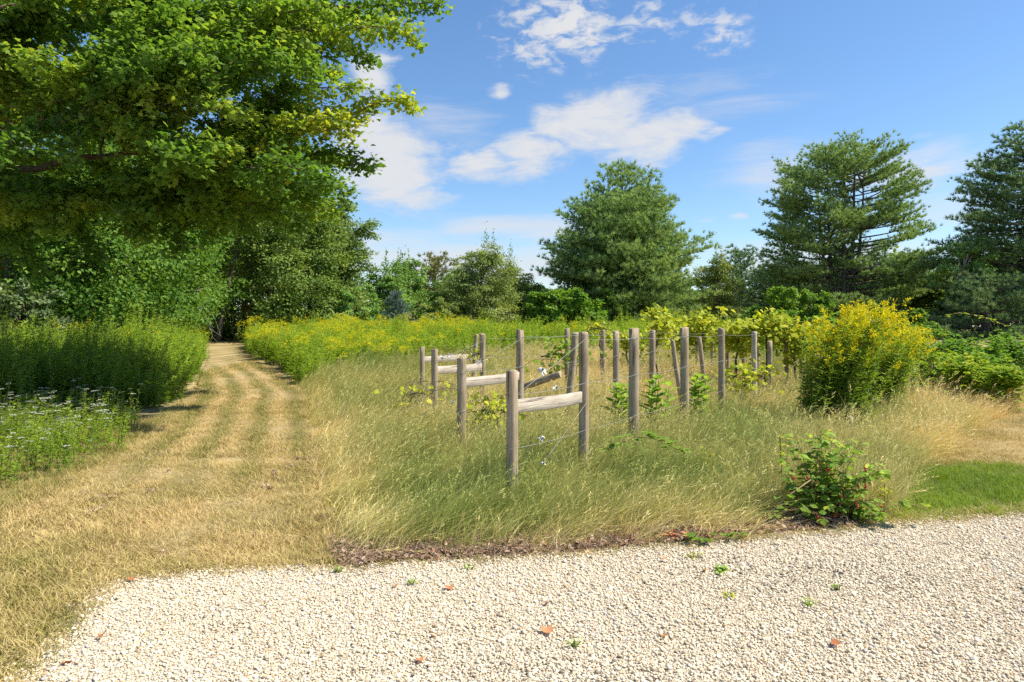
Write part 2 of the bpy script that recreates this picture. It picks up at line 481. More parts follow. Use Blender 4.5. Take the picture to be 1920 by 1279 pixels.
# gravel drive: a thin sheet 8 mm above the ground under the loose pebbles
mb = MB()
nb = len(border)
v = np.concatenate([np.c_[border, np.full(nb, .008)], np.c_[border[:, 0], np.full(nb, -6.0), np.full(nb, .008)]])
k = np.arange(nb - 1)
mb.add(v, [np.stack([k + nb, k + nb + 1, k + 1, k], -1)])
m, nt, out = new_mat('gravel_bed')
pos = nt.nodes.new('ShaderNodeNewGeometry').outputs['Position']
vo = nt.nodes.new('ShaderNodeTexVoronoi'); vo.inputs['Scale'].default_value = 70; nt.links.new(pos, vo.inputs['Vector'])
c = ramp(nt, vo.outputs['Color'], [(.1, (.36, .30, .22)), (.5, (.58, .50, .38)), (.9, (.70, .63, .50))])
p = nt.nodes.new('ShaderNodeBsdfPrincipled'); p.inputs['Roughness'].default_value = .9; p.inputs['Specular IOR Level'].default_value = .2
nt.links.new(c, p.inputs['Base Color'])
b = nt.nodes.new('ShaderNodeBump'); b.inputs['Strength'].default_value = 1; b.inputs['Distance'].default_value = .01; b.invert = True
nt.links.new(vo.outputs['Distance'], b.inputs['Height']); nt.links.new(b.outputs[0], p.inputs['Normal'])
nt.links.new(p.outputs[0], out.inputs[0])
tag(mb.build('gravel_drive', m), 'pale cream gravel drive across the foreground', 'drive', kind='structure')


# ------------------------------------------------------------------ scattering of uncountable growth (stuff only)
def scatter(name, label, cat, variants, pts, rot, scl, idx, itint):
    """one object whose points carry copies of the given meshes"""
    src = bpy.data.collections.new(name + '_source')
    for n_, me in enumerate(variants):
        src.objects.link(bpy.data.objects.new('%s_source_%02d' % (name, n_), me))
    me = bpy.data.meshes.new(name)
    n = len(pts)
    me.vertices.add(n); me.vertices.foreach_set('co', np.asarray(pts, np.float32).ravel())
    a = me.attributes.new('rot', 'FLOAT_VECTOR', 'POINT'); a.data.foreach_set('vector', np.asarray(rot, np.float32).ravel())
    a = me.attributes.new('scl', 'FLOAT_VECTOR', 'POINT'); a.data.foreach_set('vector', np.asarray(scl, np.float32).ravel())
    a = me.attributes.new('idx', 'INT', 'POINT'); a.data.foreach_set('value', np.asarray(idx, np.int32))
    a = me.attributes.new('itint', 'FLOAT', 'POINT'); a.data.foreach_set('value', np.asarray(itint, np.float32))
    me.update()
    o = bpy.data.objects.new(name, me); COL.objects.link(o)
    ng = bpy.data.node_groups.new(name + '_nodes', 'GeometryNodeTree')
    ng.interface.new_socket('Geometry', in_out='INPUT', socket_type='NodeSocketGeometry')
    ng.interface.new_socket('Geometry', in_out='OUTPUT', socket_type='NodeSocketGeometry')
    N = ng.nodes.new; L = ng.links.new
    gi = N('NodeGroupInput'); go = N('NodeGroupOutput')
    ci = N('GeometryNodeCollectionInfo'); ci.inputs['Collection'].default_value = src
    ci.inputs['Separate Children'].default_value = True; ci.inputs['Reset Children'].default_value = True
    ip = N('GeometryNodeInstanceOnPoints'); ip.inputs['Pick Instance'].default_value = True

    def na(nm, t):
        x = N('GeometryNodeInputNamedAttribute'); x.data_type = t; x.inputs['Name'].default_value = nm
        return x.outputs['Attribute']
    er = N('FunctionNodeEulerToRotation')
    L(na('rot', 'FLOAT_VECTOR'), er.inputs[0]); L(er.outputs[0], ip.inputs['Rotation'])
    L(na('scl', 'FLOAT_VECTOR'), ip.inputs['Scale']); L(na('idx', 'INT'), ip.inputs['Instance Index'])
    L(gi.outputs[0], ip.inputs['Points']); L(ci.outputs[0], ip.inputs['Instance']); L(ip.outputs[0], go.inputs[0])
    md = o.modifiers.new('scatter', 'NODES'); md.node_group = ng
    return tag(o, label, cat, kind='stuff')


def sample(poly, dens, rng, box=None):
    """random points in a polygon; dens is points per square metre or a function of (x, y) with its maximum as .mx"""
    x0, y0 = poly.min(0); x1, y1 = poly.max(0)
    if box:
        x0, x1, y0, y1 = max(x0, box[0]), min(x1, box[1]), max(y0, box[2]), min(y1, box[3])
    mx = dens.mx if callable(dens) else dens
    n = int((x1 - x0) * (y1 - y0) * mx)
    x = rng.uniform(x0, x1, n); y = rng.uniform(y0, y1, n)
    ok = inside(poly, x, y)
    if callable(dens):
        ok &= rng.random(n) < dens(x, y) / mx
    return x[ok], y[ok]


def blades(mb, n, h0, h1, rad, lean, width, rng, straw=.3, heads=0.0):
    ang = rng.uniform(0, TAU, n); r = rad * np.sqrt(rng.random(n))
    base = np.stack([r * np.cos(ang), r * np.sin(ang), np.full(n, -.02)], 1)
    h = rng.uniform(h0, h1, n)
    la = rng.normal(0, .75, n)
    ld = np.stack([np.cos(la), np.sin(la), np.zeros(n)], 1) * (lean * rng.uniform(.35, 1.5, n))[:, None]
    side = np.stack([-np.sin(la + rng.normal(0, .9, n)), np.cos(la + rng.normal(0, .9, n)), np.zeros(n)], 1)
    w = width * rng.uniform(.6, 1.3, n)
    ts = np.array([0, .4, .75, 1.0])
    rows = []
    for t in ts:
        c = base + h[:, None] * (np.array([0, 0, 1.0])[None] * (t - .32 * np.clip(lean, 0, 1.2) * t ** 2.6) + ld * t ** 1.9)
        ww = w * (1 - t * .85) if t < 1 else w * .05
        rows.append(np.stack([c - side * ww[:, None] / 2, c + side * ww[:, None] / 2], 1))
    v = np.stack(rows, 1).reshape(n, 8, 3)
    f0 = np.array([[0, 1, 3, 2], [2, 3, 5, 4], [4, 5, 7, 6]])
    f = (np.arange(n) * 8)[:, None, None] + f0[None]
    t = np.where(rng.random(n) < straw, rng.uniform(.6, 1.15, n), rng.uniform(-.25, .5, n))
    mb.add(v.reshape(-1, 3), [f.reshape(-1, 4)], np.repeat(t, 8))
    k = int(n * heads)
    if k:
        tip = v[:k, 6]; d = nrm(v[:k, 6] - v[:k, 4])
        for s in range(5):
            leaves(mb, T_LANCE, tip - d * (.03 * s), nrm(d + rng.normal(0, .35, (k, 3))), rdir(k, rng), .05, rng.uniform(.65, .9, k), wid=1.3)


rg = np.random.default_rng(3)
var = []
for k in range(10):
    mb = MB(); blades(mb, 26, .26, .60, .13, .46, .0056, rg, straw=.25); blades(mb, 20, .40, .86, .15, .48, .0044, rg, straw=.85, heads=.10)
    var.append(mb.mesh('meadow_clump', M['grass']))
dens = lambda x, y: np.where(y < 9, 105, np.where(y < 14, 66, 36.0)) * np.clip(edge_dist(border, x, y) / .22, .15, 1)
dens.mx = 105
x, y = sample(meadow_poly, dens, rg)
ok = ~inside(drive_poly, x, y)
ok &= ((x - 2.5) / .52) ** 2 + ((y - 5.55) / .36) ** 2 > 1
x, y = x[ok], y[ok]; n = len(x)
eb = np.minimum(edge_dist(border, x, y), edge_dist(path_r, x, y) * 1.1)
hs = np.clip(.45 + eb * .9, .45, 1.0) * rg.uniform(.7, 1.1, n) * (.55 + .5 * noise2(x, y, .8) + .35 * noise2(x, y, .3)) * np.interp(y, [5.2, 7, 9, 14], [.68, .82, .95, .98]) * (1 - .3 * np.clip((x - 4.6 - (y - 6) * .42) / 1.0, 0, 1))
rust = np.clip((y - 8.5) / 5, 0, 1) * np.clip(1 - abs(x - 1.2 - .05 * y) / 5, 0, 1) * (.45 + .9 * noise2(x, y, 1.2))
right = np.clip((x - 3.2 - (y - 6) * .50) / .9, 0, 1)
it = .25 + 1.05 * (.5 * noise2(x, y, 1.6) + .5 * noise2(x, y, .5) - .5) + .55 * rust + .50 * right + .42 * np.clip(1 - eb / .6, 0, 1)
scatter('meadow_grass', 'tall unmown grass, green and straw, bent over by the wind around the trellis posts', 'grass', var, np.c_[x, y, gz(y)],
        np.c_[rg.normal(0, .14, n), rg.normal(.06, .14, n), rg.normal(0, .36, n) + .9 * (noise2(x, y, .8) - .5)], np.c_[np.ones((n, 2)) * rg.uniform(.9, 1.2, n)[:, None], hs],
        rg.integers(0, 10, n), np.clip(it + rg.normal(0, .09, n), 0, 1))

# short mown growth: the track, the dry strip at the right, the green lawn
var = []
for k in range(8):
    mb = MB(); blades(mb, 34, .025, .085, .11, .95, .0062, rg, straw=.6)
    var.append(mb.mesh('mown_tuft', M['mown']))
dens = lambda x, y: np.where(y < 8, 400, np.where(y < 14, 240, 90.0)); dens.mx = 400
xs, ys, hsc, tints = [], [], [], []
for poly in (path_poly, dry_poly):
    x, y = sample(poly, dens, rg, (-9, 14, 1.8, 36))
    xs.append(x); ys.append(y)
    if poly is dry_poly:
        tints.append(np.clip(.70 + .5 * (noise2(x, y, .8) - .5), 0, 1)); hsc.append(np.full(len(x), 1.6))
    else:
        dl = edge_dist(path_l, x, y)
        g = np.clip(1 - dl / .7, 0, 1) * .22
        tints.append(np.clip(zone_tint(x, y) - g, 0, 1)); hsc.append(.75 + .9 * noise2(x, y, .5) + .5 * noise2(x, y, .17) + g * 4)
wfx = gpoly([(-260, 790), (245, 790), (300, 790), (215, 858), (100, 912), (0, 955), (-260, 1060)])
x, y = sample(wfx, 160, rg)
xs.append(x); ys.append(y); tints.append(np.clip(.10 + .4 * noise2(x, y, .6), 0, 1)); hsc.append(1.5 + 3.0 * noise2(x, y, .45))
# ragged tufts that stray over the edge of the gravel
bi = rg.integers(0, nb - 1, 2600)
x = border[bi, 0] + rg.normal(0, .05, 2600); y = border[bi, 1] + rg.normal(.03, .07, 2600)
xs.append(x); ys.append(y); tints.append(np.clip(.45 + .6 * (noise2(x, y, .4) - .5), 0, 1)); hsc.append(np.full(2600, .8))
x = np.concatenate(xs); y = np.concatenate(ys); n = len(x)
keep = (edge_dist(border, x, y) < .12) | ~inside(drive_poly, x, y)
hsc = np.concatenate(hsc)[keep]; tints = np.concatenate(tints)[keep]; x, y = x[keep], y[keep]; n = len(x)
scatter('mown_grass', 'short dry mown grass with pale mower swathes along the curving track', 'grass', var, np.c_[x, y, gz(y) - .004],
        np.c_[rg.normal(0, .12, (n, 2)), rg.uniform(0, TAU, n)], np.c_[np.ones((n, 2)) * rg.uniform(.9, 1.3, n)[:, None], hsc],
        rg.integers(0, 8, n), np.clip(tints + rg.normal(0, .08, n), 0, 1))
var = []
for k in range(6):
    mb = MB(); blades(mb, 30, .04, .10, .09, .6, .006, rg, straw=.15)
    var.append(mb.mesh('lawn_tuft', M['lawn']))
x, y = sample(lawn_poly, 300, rg, (2.5, 12, 4, 12))
x = x + rg.normal(0, .10, len(x)); y = y + rg.normal(0, .13, len(x)) + .5 * (noise2(x, y, .6) - .5) * (y > 6.3)
ok = (edge_dist(border, x, y) < .06) | ~inside(drive_poly, x, y)
ok &= rg.random(len(x)) < .45 + .9 * noise2(x, y, .3)
x, y = x[ok], y[ok]; n = len(x)
scatter('lawn_grass', 'bright green patch of short lawn beside the gravel', 'lawn', var, np.c_[x, y, gz(y)],
        np.c_[rg.normal(0, .1, (n, 2)), rg.uniform(0, TAU, n)], np.c_[np.ones((n, 2)) * 1.1, .7 + .6 * noise2(x, y, .5)],
        rg.integers(0, 6, n), np.clip(.05 + 1.1 * (.6 * noise2(x, y, .7) + .4 * noise2(x, y, .25)) ** 1.5 + rg.normal(0, .10, n), 0, 1))

# pebbles
var = []
for k in range(12):
    bm = bmesh.new(); bmesh.ops.create_icosphere(bm, subdivisions=1 if k % 3 else 2, radius=1)
    pv = np.array([q_.co for q_ in bm.verts])
    cuts = rdir(7, rg)
    for cdir in cuts:
        lim = rg.uniform(.55, .85); dd = pv @ cdir
        pv = pv - np.clip(dd - lim, 0, None)[:, None] * cdir[None] * .9
    pv *= np.array([1, rg.uniform(.65, .95), rg.uniform(.36, .62)])
    ff = np.array([[q_.index for q_ in f_.verts] for f_ in bm.faces]); bm.free()
    mb = MB(); mb.add(pv, [ff]); var.append(mb.mesh('pebble', M['pebble']))
dens = lambda x, y: np.where(y < 4.3, 7600, 6500.0); dens.mx = 7600
x, y = sample(drive_poly, dens, rg, (-4.0, 6.2, 2.35, 6.6)); n = len(x)
bi = rg.integers(0, nb - 1, 5000)      # strays past the edge
x = np.concatenate([x, border[bi, 0] + rg.normal(0, .06, 5000)]); y = np.concatenate([y, border[bi, 1] + rg.normal(0, .05, 5000)])
n = len(x)
sz = np.clip(rg.lognormal(-5.03, .34, n), .0035, .018)
scatter('gravel', 'loose cream and white pebbles covering the drive', 'gravel', var, np.c_[x, y, .008 + sz * rg.uniform(.1, .7, n)],
        rg.uniform(-.6, .6, (n, 3)) + np.c_[np.zeros((n, 2)), rg.uniform(0, TAU, n)], np.repeat(sz[:, None], 3, 1),
        rg.integers(0, 12, n), np.clip(rg.random(n) * .9 + .05 + .35 * (noise2(x, y, .7) - .5), 0, 1))

# dead leaves and matted brown stalks along the edge of the gravel
var = []
for k in range(8):
    mb = MB()
    n = 9
    leaves(mb, T_OVAL, rg.normal(0, .03, (n, 3)) * [1, 1, .35] + [0, 0, .012], rdir(n, rg) * [1, 1, .5], nrm(rg.normal(0, .6, (n, 3)) + [0, 0, 1]), rg.uniform(.022, .05, n), rg.random(n))
    for s in range(7):
        a = rg.normal(0, .05, 3) * [1, 1, .2]; d = rdir(1, rg)[0] * [1, 1, .35]
        tube(mb, [a, a + d * .05 + [0, 0, .02], a + d * .11], .0016, 3, rg.uniform(.3, .9), cap=False)
    var.append(mb.mesh('litter_tuft', M['litter']))
bx = gpoly([(640, 1064), (720, 1056), (900, 1046), (1100, 1035), (1300, 1016), (1420, 1004), (1640, 983), (1640, 974), (1400, 975), (1300, 970), (1100, 985), (900, 990), (720, 998), (630, 1024)])
x, y = sample(bx, 750, rg); n = len(x)
x2, y2 = sample(path_poly, 3, rg, (-5, 0, 3, 9))
sel = (x > -1.3) | (rg.random(n) < .4)
x, y = np.concatenate([x[sel], x2]), np.concatenate([y[sel], y2]); n = len(x)
scatter('leaf_litter', 'brown dead leaves and stalks matted along the edge of the gravel', 'leaf litter', var, np.c_[x, y, rg.uniform(.0, .03, n)],
        np.c_[rg.normal(0, .3, (n, 2)), rg.uniform(0, TAU, n)], np.repeat(rg.uniform(.6, 1.15, n)[:, None], 3, 1), rg.integers(0, 8, n), rg.random(n))


# ------------------------------------------------------------------ goldenrod
def goldenrod(mb, base, h, rng, lean=(.12, 0), bloom=1.0, nl=46, leaf=.10, mats=(0, 1, 2), spread=1.0):
    base = np.asarray(base, float)
    ln = np.array([lean[0] + rng.normal(0, .07), lean[1] + rng.normal(0, .07), 0])
    ts = np.linspace(0, 1, 6)
    pts = base + np.outer(ts, [0, 0, h]) + np.outer(ts ** 2, ln * h)
    tube(mb, pts, np.linspace(.0045, .002, 6), 3, rng.uniform(.2, .7), mats[2], cap=False)
    t = rng.uniform(.12, .97, nl)
    pos = base + np.outer(t, [0, 0, h]) + np.outer(t ** 2, ln * h)
    a = rng.uniform(0, TAU, nl)
    ax = np.stack([np.cos(a), np.sin(a), rng.uniform(.1, .9, nl)], 1)
    leaves(mb, T_LANCE, pos, ax, np.tile([0, 0, 1.0], (nl, 1)) + rng.normal(0, .2, (nl, 3)), leaf * (1.15 - .55 * t) * rng.uniform(.7, 1.2, nl), np.clip(.15 + .6 * t + rng.normal(0, .15, nl), 0, 1), mats[0], 1.25)
    if bloom > 0:
        nb_ = int(7 * bloom) + 2
        top = pts[-1]
        for s in range(nb_):
            a = rng.uniform(0, TAU); d = np.array([math.cos(a), math.sin(a), 0]) * spread + [lean[0] * 2, 0, 0]
            z0 = rng.uniform(-.17, .05) * min(1.3, h)
            L = rng.uniform(.07, .17) * (1 - .0 * s)
            m_ = 15
            u = rng.random(m_)
            pp = top + [0, 0, z0] + np.outer(u, d * L) + np.outer(u - u ** 2 * .6, [0, 0, L * .9]) + rng.normal(0, .011, (m_, 3))
            leaves(mb, T_DIAMOND, pp, rdir(m_, rng) + [0, 0, .5], rdir(m_, rng), rng.uniform(.013, .024, m_), rng.random(m_), mats[1], 1.4)


rr = np.random.default_rng(5)
ROD = [M['rod'], M['rod_flower'], M['stem']]
v_green, v_gold, v_bud = [], [], []
for k in range(7):
    mb = MB()
    for s in range(5):
        goldenrod(mb, np.r_[rr.normal(0, .10, 2), -.05], rr.uniform(.82, 1.1), rr, (.14, 0), 0, 60, .105)
    v_green.append(mb.mesh('goldenrod_green', ROD))
    mb = MB()
    for s in range(5):
        goldenrod(mb, np.r_[rr.normal(0, .11, 2), -.05], rr.uniform(.85, 1.08), rr, (.10, 0), 1 if s < 3 else 0, 46, .10)
    v_gold.append(mb.mesh('goldenrod_gold', ROD))
    mb = MB()
    for s in range(5):
        goldenrod(mb, np.r_[rr.normal(0, .11, 2), -.05], rr.uniform(.85, 1.08), rr, (.10, 0), .12 if s < 2 else 0, 58, .10)
    v_bud.append(mb.mesh('goldenrod_bud', ROD))

field = np.concatenate([rod_front, [[9.5, 22], [10, 33], [-10, 40]], path_r[7:][::-1] + [0.15, 0]])
x, y = sample(field, 9.0, rr); n = len(x)
gold = rr.random(n) < np.clip(.08 + 1.1 * (noise2(x, y, 2.2) - .5) + .10 * np.clip((y - 24) / 5, 0, 1), .02, .5) * np.clip((1.0 - x) / 5, .06, 1)
sc = np.where(rr.random(n) < .10, 1.3, 1) * (rr.uniform(.7, 1.12, n) * (.55 + .5 * noise2(x, y, 3.0) + .4 * noise2(x, y, .9))) * np.clip(.55 + edge_dist(rod_front, x, y) * .3, .55, 1)
scatter('goldenrod_field', 'field of yellow goldenrod behind the trellis and right of the track', 'wildflowers', v_green + v_gold, np.c_[x, y, gz(y)],
        np.c_[rr.normal(0, .08, (n, 2)), rr.normal(0, .5, n)], np.c_[np.full((n, 2), 1.25), sc], rr.integers(0, 7, n) + 7 * gold, np.clip(.75 + .6 * (noise2(x, y, 2.5) - .5) + rr.normal(0, .1, n), 0, 1))

bank = np.concatenate([path_l[6:] + [-.12, 0], [[-15, 38], [-22, 30], [-14, 10.5]], gpoly([(-300, 800), (0, 790), (60, 778), (140, 775), (230, 772), (290, 766)])])
dens = lambda x, y: np.where(y < 18, 17, 9.0); dens.mx = 17
x, y = sample(bank, dens, rr); n = len(x)
eb = edge_dist(path_l[5:], x, y)
gold = rr.random(n) < np.clip(.02 + .4 * (noise2(x, y, 1.6) - .5) + .16 * np.clip((y - 15) / 8, 0, 1), .01, .4)
sc = rr.uniform(.85, 1.15, n) * (.52 + .6 * noise2(x, y, 2.2) + .75 * noise2(x, y, .5)) * np.clip(.45 + eb * .45, .45, 1) * np.where(rr.random(n) < .14, 1.28, 1)
scatter('goldenrod_bank', 'tall green bank of unopened goldenrod left of the track', 'wildflowers', v_green + v_bud, np.c_[x, y, gz(y)],
        np.c_[rr.normal(0, .2, (n, 2)), rr.normal(0, .9, n)], np.c_[np.full((n, 2), 1.2), sc], rr.integers(0, 7, n) + 7 * gold, np.clip(.45 + 1.1 * (noise2(x, y, .9) - .5) + rr.normal(0, .1, n), 0, 1))

# white wildflowers at the lower left
var = []
for k in range(6):
    mb = MB()
    for s in range(5):
        b0 = np.r_[rr.normal(0, .11, 2), -.02]; h = rr.uniform(.32, .58)
        goldenrod(mb, b0, h, rr, (.12, 0), 0, 26, .085, spread=1)
        for w_ in range(rr.integers(0, 2)):
            c0 = b0 + [.12 * h, 0, h] + rr.normal(0, .035, 3)
            n = 16; a = rr.uniform(0, TAU, n); r_ = .024 * np.sqrt(rr.random(n))
            tube(mb, [b0 + [.03, 0, h * .6], c0], .0018, 3, .4, 2, cap=False)
            leaves(mb, T_DIAMOND, c0 + np.stack([r_ * np.cos(a), r_ * np.sin(a), rr.normal(0, .004, n)], 1), np.stack([np.cos(a), np.sin(a), np.full(n, .15)], 1), np.tile([0, 0, 1.0], (n, 1)), .02, rr.random(n), 3, 1.6)
    var.append(mb.mesh('white_wildflower', ROD + [M['white_flower']]))
wf = np.concatenate([gpoly([(-260, 800), (0, 800), (60, 790), (140, 786), (200, 788), (245, 800)]), path_l[3:1:-1], path_l[2:0:-1] + [-.1, .15], gpoly([(-300, 1030)])])
x, y = sample(wf, 13, rr); n = len(x)
scatter('white_wildflowers', 'low leafy weeds with small white flower heads at the lower left', 'wildflowers', var, np.c_[x, y, gz(y)],
        np.c_[rr.normal(0, .1, (n, 2)), rr.normal(0, .8, n)], np.repeat(rr.uniform(.75, 1.15, n)[:, None], 3, 1), rr.integers(0, 6, n), rr.random(n))


# ------------------------------------------------------------------ trees
def curve(p0, p1, bend, n=7):
    t = np.linspace(0, 1, n)[:, None]
    return p0 * (1 - t) + p1 * t + np.asarray(bend)[None] * (4 * t * (1 - t))


def broadleaf(name, label, cat, pos, H, rx, mat, seed, leaf=.13, n=26000, base=.18, lobes=16, top=1.0, spikes=0, tmpl=T_DIAMOND, bark='bark', group=None, trunk_r=None, ry=None,
              lean=(0, 0), dens=1.0, stems=1, lobe_r=.40, flat=.75, tvar=.18):
    """trunk with limbs, and a crown of lobes each made of many leaf sprays"""
    g = np.random.default_rng(seed)
    ry = ry or rx
    t = empty(name, pos, label, cat, group)
    tr = MB(); cr = MB()
    trunk_r = trunk_r or H * .018
    zc0 = base * H
    # lobes: spread through an egg shape, wider below the middle
    u = np.sort((np.arange(lobes) + g.random(lobes)) / lobes)
    zz = zc0 + (H - zc0) * (.08 + .86 * u)
    prof = np.sqrt(np.clip(1 - ((u - .38) / .66) ** 2, .05, 1))
    a = np.arange(lobes) * 2.4 + g.uniform(0, TAU) + g.normal(0, .3, lobes)
    rad = np.where(np.arange(lobes) % 4 == 0, .25, .68) * g.uniform(.75, 1.1, lobes)
    lc = np.stack([np.cos(a) * rad * rx * prof + lean[0] * u * H, np.sin(a) * rad * ry * prof + lean[1] * u * H, zz], 1)
    lr = lobe_r * min(rx, (H - zc0) * .5) * (1.15 - .4 * u) * g.uniform(.75, 1.2, lobes)
    if spikes:
        k = spikes
        a = g.uniform(0, TAU, k); r_ = g.uniform(.05, .75, k) * rx
        lc = np.concatenate([lc, np.stack([np.cos(a) * r_, np.sin(a) * r_, H * (1.0 - .22 * r_ / rx + g.uniform(-.06, .06, k))], 1)])
        lr = np.concatenate([lr, np.full(k, .17 * rx)])
    for s in range(stems):
        off = np.r_[g.normal(0, .12 * rx * (stems > 1), 2), 0]
        tp = np.array([off[0] * 2.2 + lean[0] * H * .8, off[1] * 2.2 + lean[1] * H * .8, H * .82])
        tube(tr, curve(off * .4 + [0, 0, -.15], tp, np.r_[g.normal(0, .03 * H, 2), 0], 9), np.linspace(trunk_r, trunk_r * .22, 9) * (1 + .35 * (np.arange(9) == 0)), 9)
    per = np.maximum(1, (n * lr ** 2 / (lr ** 2).sum()).astype(int)) + 260 * ((lr < .2 * rx) & (spikes > 0))
    for c, r_, m_ in zip(lc, lr, per):
        z0 = max(.12 * H, min(c[2] - .25 * H - .15 * np.hypot(c[0], c[1]), H * .7))
        p0 = np.array([lean[0] * z0, lean[1] * z0, z0])
        tube(tr, curve(p0, c, [0, 0, .05 * H], 6), np.linspace(trunk_r * .42, trunk_r * .10, 6), 5)
        sprays = max(3, m_ // 75)
        d = rdir(sprays, g)
        q = c + d * np.array([r_, r_, r_ * flat]) * (g.random((sprays, 1)) ** .4)
        for k in range(0, sprays, 3):
            tube(tr, curve(c, q[k], [0, 0, .05 * r_], 4), np.linspace(trunk_r * .10, .006, 4), 3, cap=False)
        idx = g.integers(0, sprays, m_)
        sr = r_ * .21
        lp = q[idx] + g.normal(0, 1, (m_, 3)) * np.array([sr, sr, sr * .45])
        if spikes and r_ < .2 * rx:
            z_ = g.normal(0, 1, m_); w_ = .085 * rx * np.clip(1.1 - .45 * z_, .15, 2)
            lp = c + np.stack([g.normal(0, 1, m_) * w_, g.normal(0, 1, m_) * w_, z_ * .24 * rx], 1)
        outw = nrm(lp - c)
        ax = nrm(rdir(m_, g) + outw * .8 + [0, 0, -.25])
        up = nrm(np.array([0, 0, .8]) + outw * .7 + rdir(m_, g) * .55)
        st = g.normal(.5, tvar, sprays)
        leaves(cr, tmpl, lp, ax, up, leaf * g.uniform(.7, 1.3, m_), np.clip(st[idx] + g.normal(0, .12, m_), 0, 1), 0, 1.25)
    tr.build('trunk', M[bark], t, True)
    cr.build('crown', M[mat], t)
    return t


def pine(name, label, pos, H, Rm, seed, mat='pine', trunks=((0, 0, 1.0),), base=.06, gap=.46, prof=None, nper=6, tuft=13, need=.24, step=.25, dead=0, group=None, rise=(.0, .75), thin=0.0, trunk_r=.24, wid=.9, full=1.0, open_front=0.0, upturn=.20, lv=(.58, 1.14)):
    g = np.random.default_rng(seed)
    t = empty(name, pos, label, 'pine tree', group)
    tr = MB(); cr = MB()
    P, D, T = [], [], []
    prof = prof or (lambda u: (1 - u) ** .72 * (.72 + .28 * min(1, u / .15)) + .04)
    for ti, (dx, dy, hf) in enumerate(trunks):
        h = H * hf
        tz = np.linspace(-.2, h, 12)
        tx = dx * (.35 + .65 * np.clip(tz / h, 0, 1) ** .6) + g.normal(0, .03, 12); ty = dy * (.35 + .65 * np.clip(tz / h, 0, 1) ** .6) + g.normal(0, .03, 12)
        tube(tr, np.stack([tx, ty, tz], 1), np.linspace(trunk_r, .03, 12) * (.8 if ti else 1), 8)
        z = base * H
        while z < h * .985:
            u = z / H
            k = nper if u < .85 else 4
            a0 = g.uniform(0, TAU)
            for b in range(k):
                if g.random() < thin * (1.2 if abs(u - .35) < .25 else .4):
                    continue
                a = a0 + b * TAU / k + g.normal(0, .22)
                if open_front and .14 < u < .82 and abs(math.cos(a)) < .72 and g.random() < open_front:
                    continue
                L = Rm * prof(u) * g.uniform(*lv)
                o = np.array([np.interp(z, tz, tx), np.interp(z, tz, ty), z + g.uniform(-.15, .15)])
                if len(trunks) > 1:      # boughs of a multi-stemmed tree reach the common outline
                    outw = np.array([math.cos(a), math.sin(a)])
                    L = max(.5, L - .8 * float(outw @ o[:2]))
                    if float(outw @ np.array([dx, dy])) < -.2 * math.hypot(dx, dy) and g.random() < .75:
                        L *= .3
                rs = rise[0] + (rise[1] - rise[0]) * u ** 1.3 + g.normal(0, .06)
                s = np.linspace(0, 1, 7)
                dirh = np.array([math.cos(a), math.sin(a), 0])
                side = np.array([-math.sin(a), math.cos(a), 0])
                path = o + np.outer(s, dirh * L) + np.outer(s * rs * L - .10 * L * s + upturn * L * s ** 2.2, [0, 0, 1]) + np.outer(s ** 2, side * g.normal(0, .1) * L)
                tube(tr, path, np.linspace(.015 + .012 * L, .006, 7), 4, cap=False)
                m_ = max(3, int(L * .8 / .27))
                for q in np.linspace(.28 if len(trunks) < 4 else .48, 1.0, m_):
                    c = np.array([np.interp(q, s, path[:, j]) for j in range(3)])
                    sl = full * (.15 + .30 * L * (1.12 - q)) * g.uniform(.6, 1.15)
                    for sd in (-1, 1):
                        if g.random() < .08:
                            continue
                        sdir = nrm(dirh * g.uniform(.45, 1.0) + side * sd * g.uniform(.5, 1.0) + np.array([0, 0, g.uniform(.0, .35)]))
                        kk = max(2, int(sl / step))
                        w = np.linspace(.15, 1, kk) * sl
                        P.append(c + np.outer(w, sdir) + np.outer(w ** 2 * .2, [0, 0, 1]) + g.normal(0, .06 * full, (kk, 3)))
                        D.append(np.tile(nrm(sdir + [0, 0, .45]), (kk, 1)))
                        T.append(np.full(kk, np.clip(g.normal(.45, .14) + .12 * q, 0, 1)))
                    P.append(c[None] + [[0, 0, .04]]); D.append(nrm(dirh + [0, 0, .6])[None]); T.append(np.array([.5]))
            z += gap * g.uniform(.75, 1.25) * (1 - .25 * u)
        P.append(np.array([[tx[-1], ty[-1], h]])); D.append(np.array([[0, 0, 1.0]])); T.append(np.array([.5]))
        for q in range(dead):
            a = g.uniform(0, TAU); zz = g.uniform(.05, .36) * h; L = g.uniform(.7, 2.4)
            o = np.array([np.interp(zz, tz, tx), np.interp(zz, tz, ty), zz]); d = np.array([math.cos(a), math.sin(a), g.uniform(-.3, .3)])
            p = curve(o, o + d * L, [0, 0, g.uniform(-.15, .25)], 6)
            tube(tr, p, np.linspace(.028, .008, 6), 4, 1.0, 1)
            for b in range(3):
                i = g.integers(2, 6); e = p[i] + (rdir(1, g)[0] + d) * L * .25
                tube(tr, [p[i], e], [.010, .004], 3, 1.0, 1, cap=False)
    P = np.concatenate(P); D = np.concatenate(D); T = np.concatenate(T)
    n = len(P)
    P = np.repeat(P, tuft, 0); T = np.repeat(T, tuft)
    D = nrm(np.repeat(D, tuft, 0) + .75 * rdir(n * tuft, g) + [0, 0, .12])
    leaves(cr, T_NEEDLE, P, D, rdir(n * tuft, g), need * g.uniform(.7, 1.25, n * tuft), np.clip(T + g.normal(0, .12, n * tuft), 0, 1), 0, wid * 1.45)
    tr.build('trunk', [M['bark'], M['bark_pale']], t, True)
    cr.build('crown', M[mat], t)
    return t


def base_at(px, y):
    return ((px - CX) / F * y, y, float(gz(y)))


def height(py, y):
    return EYE - (py - HY) / F * y - float(gz(y))


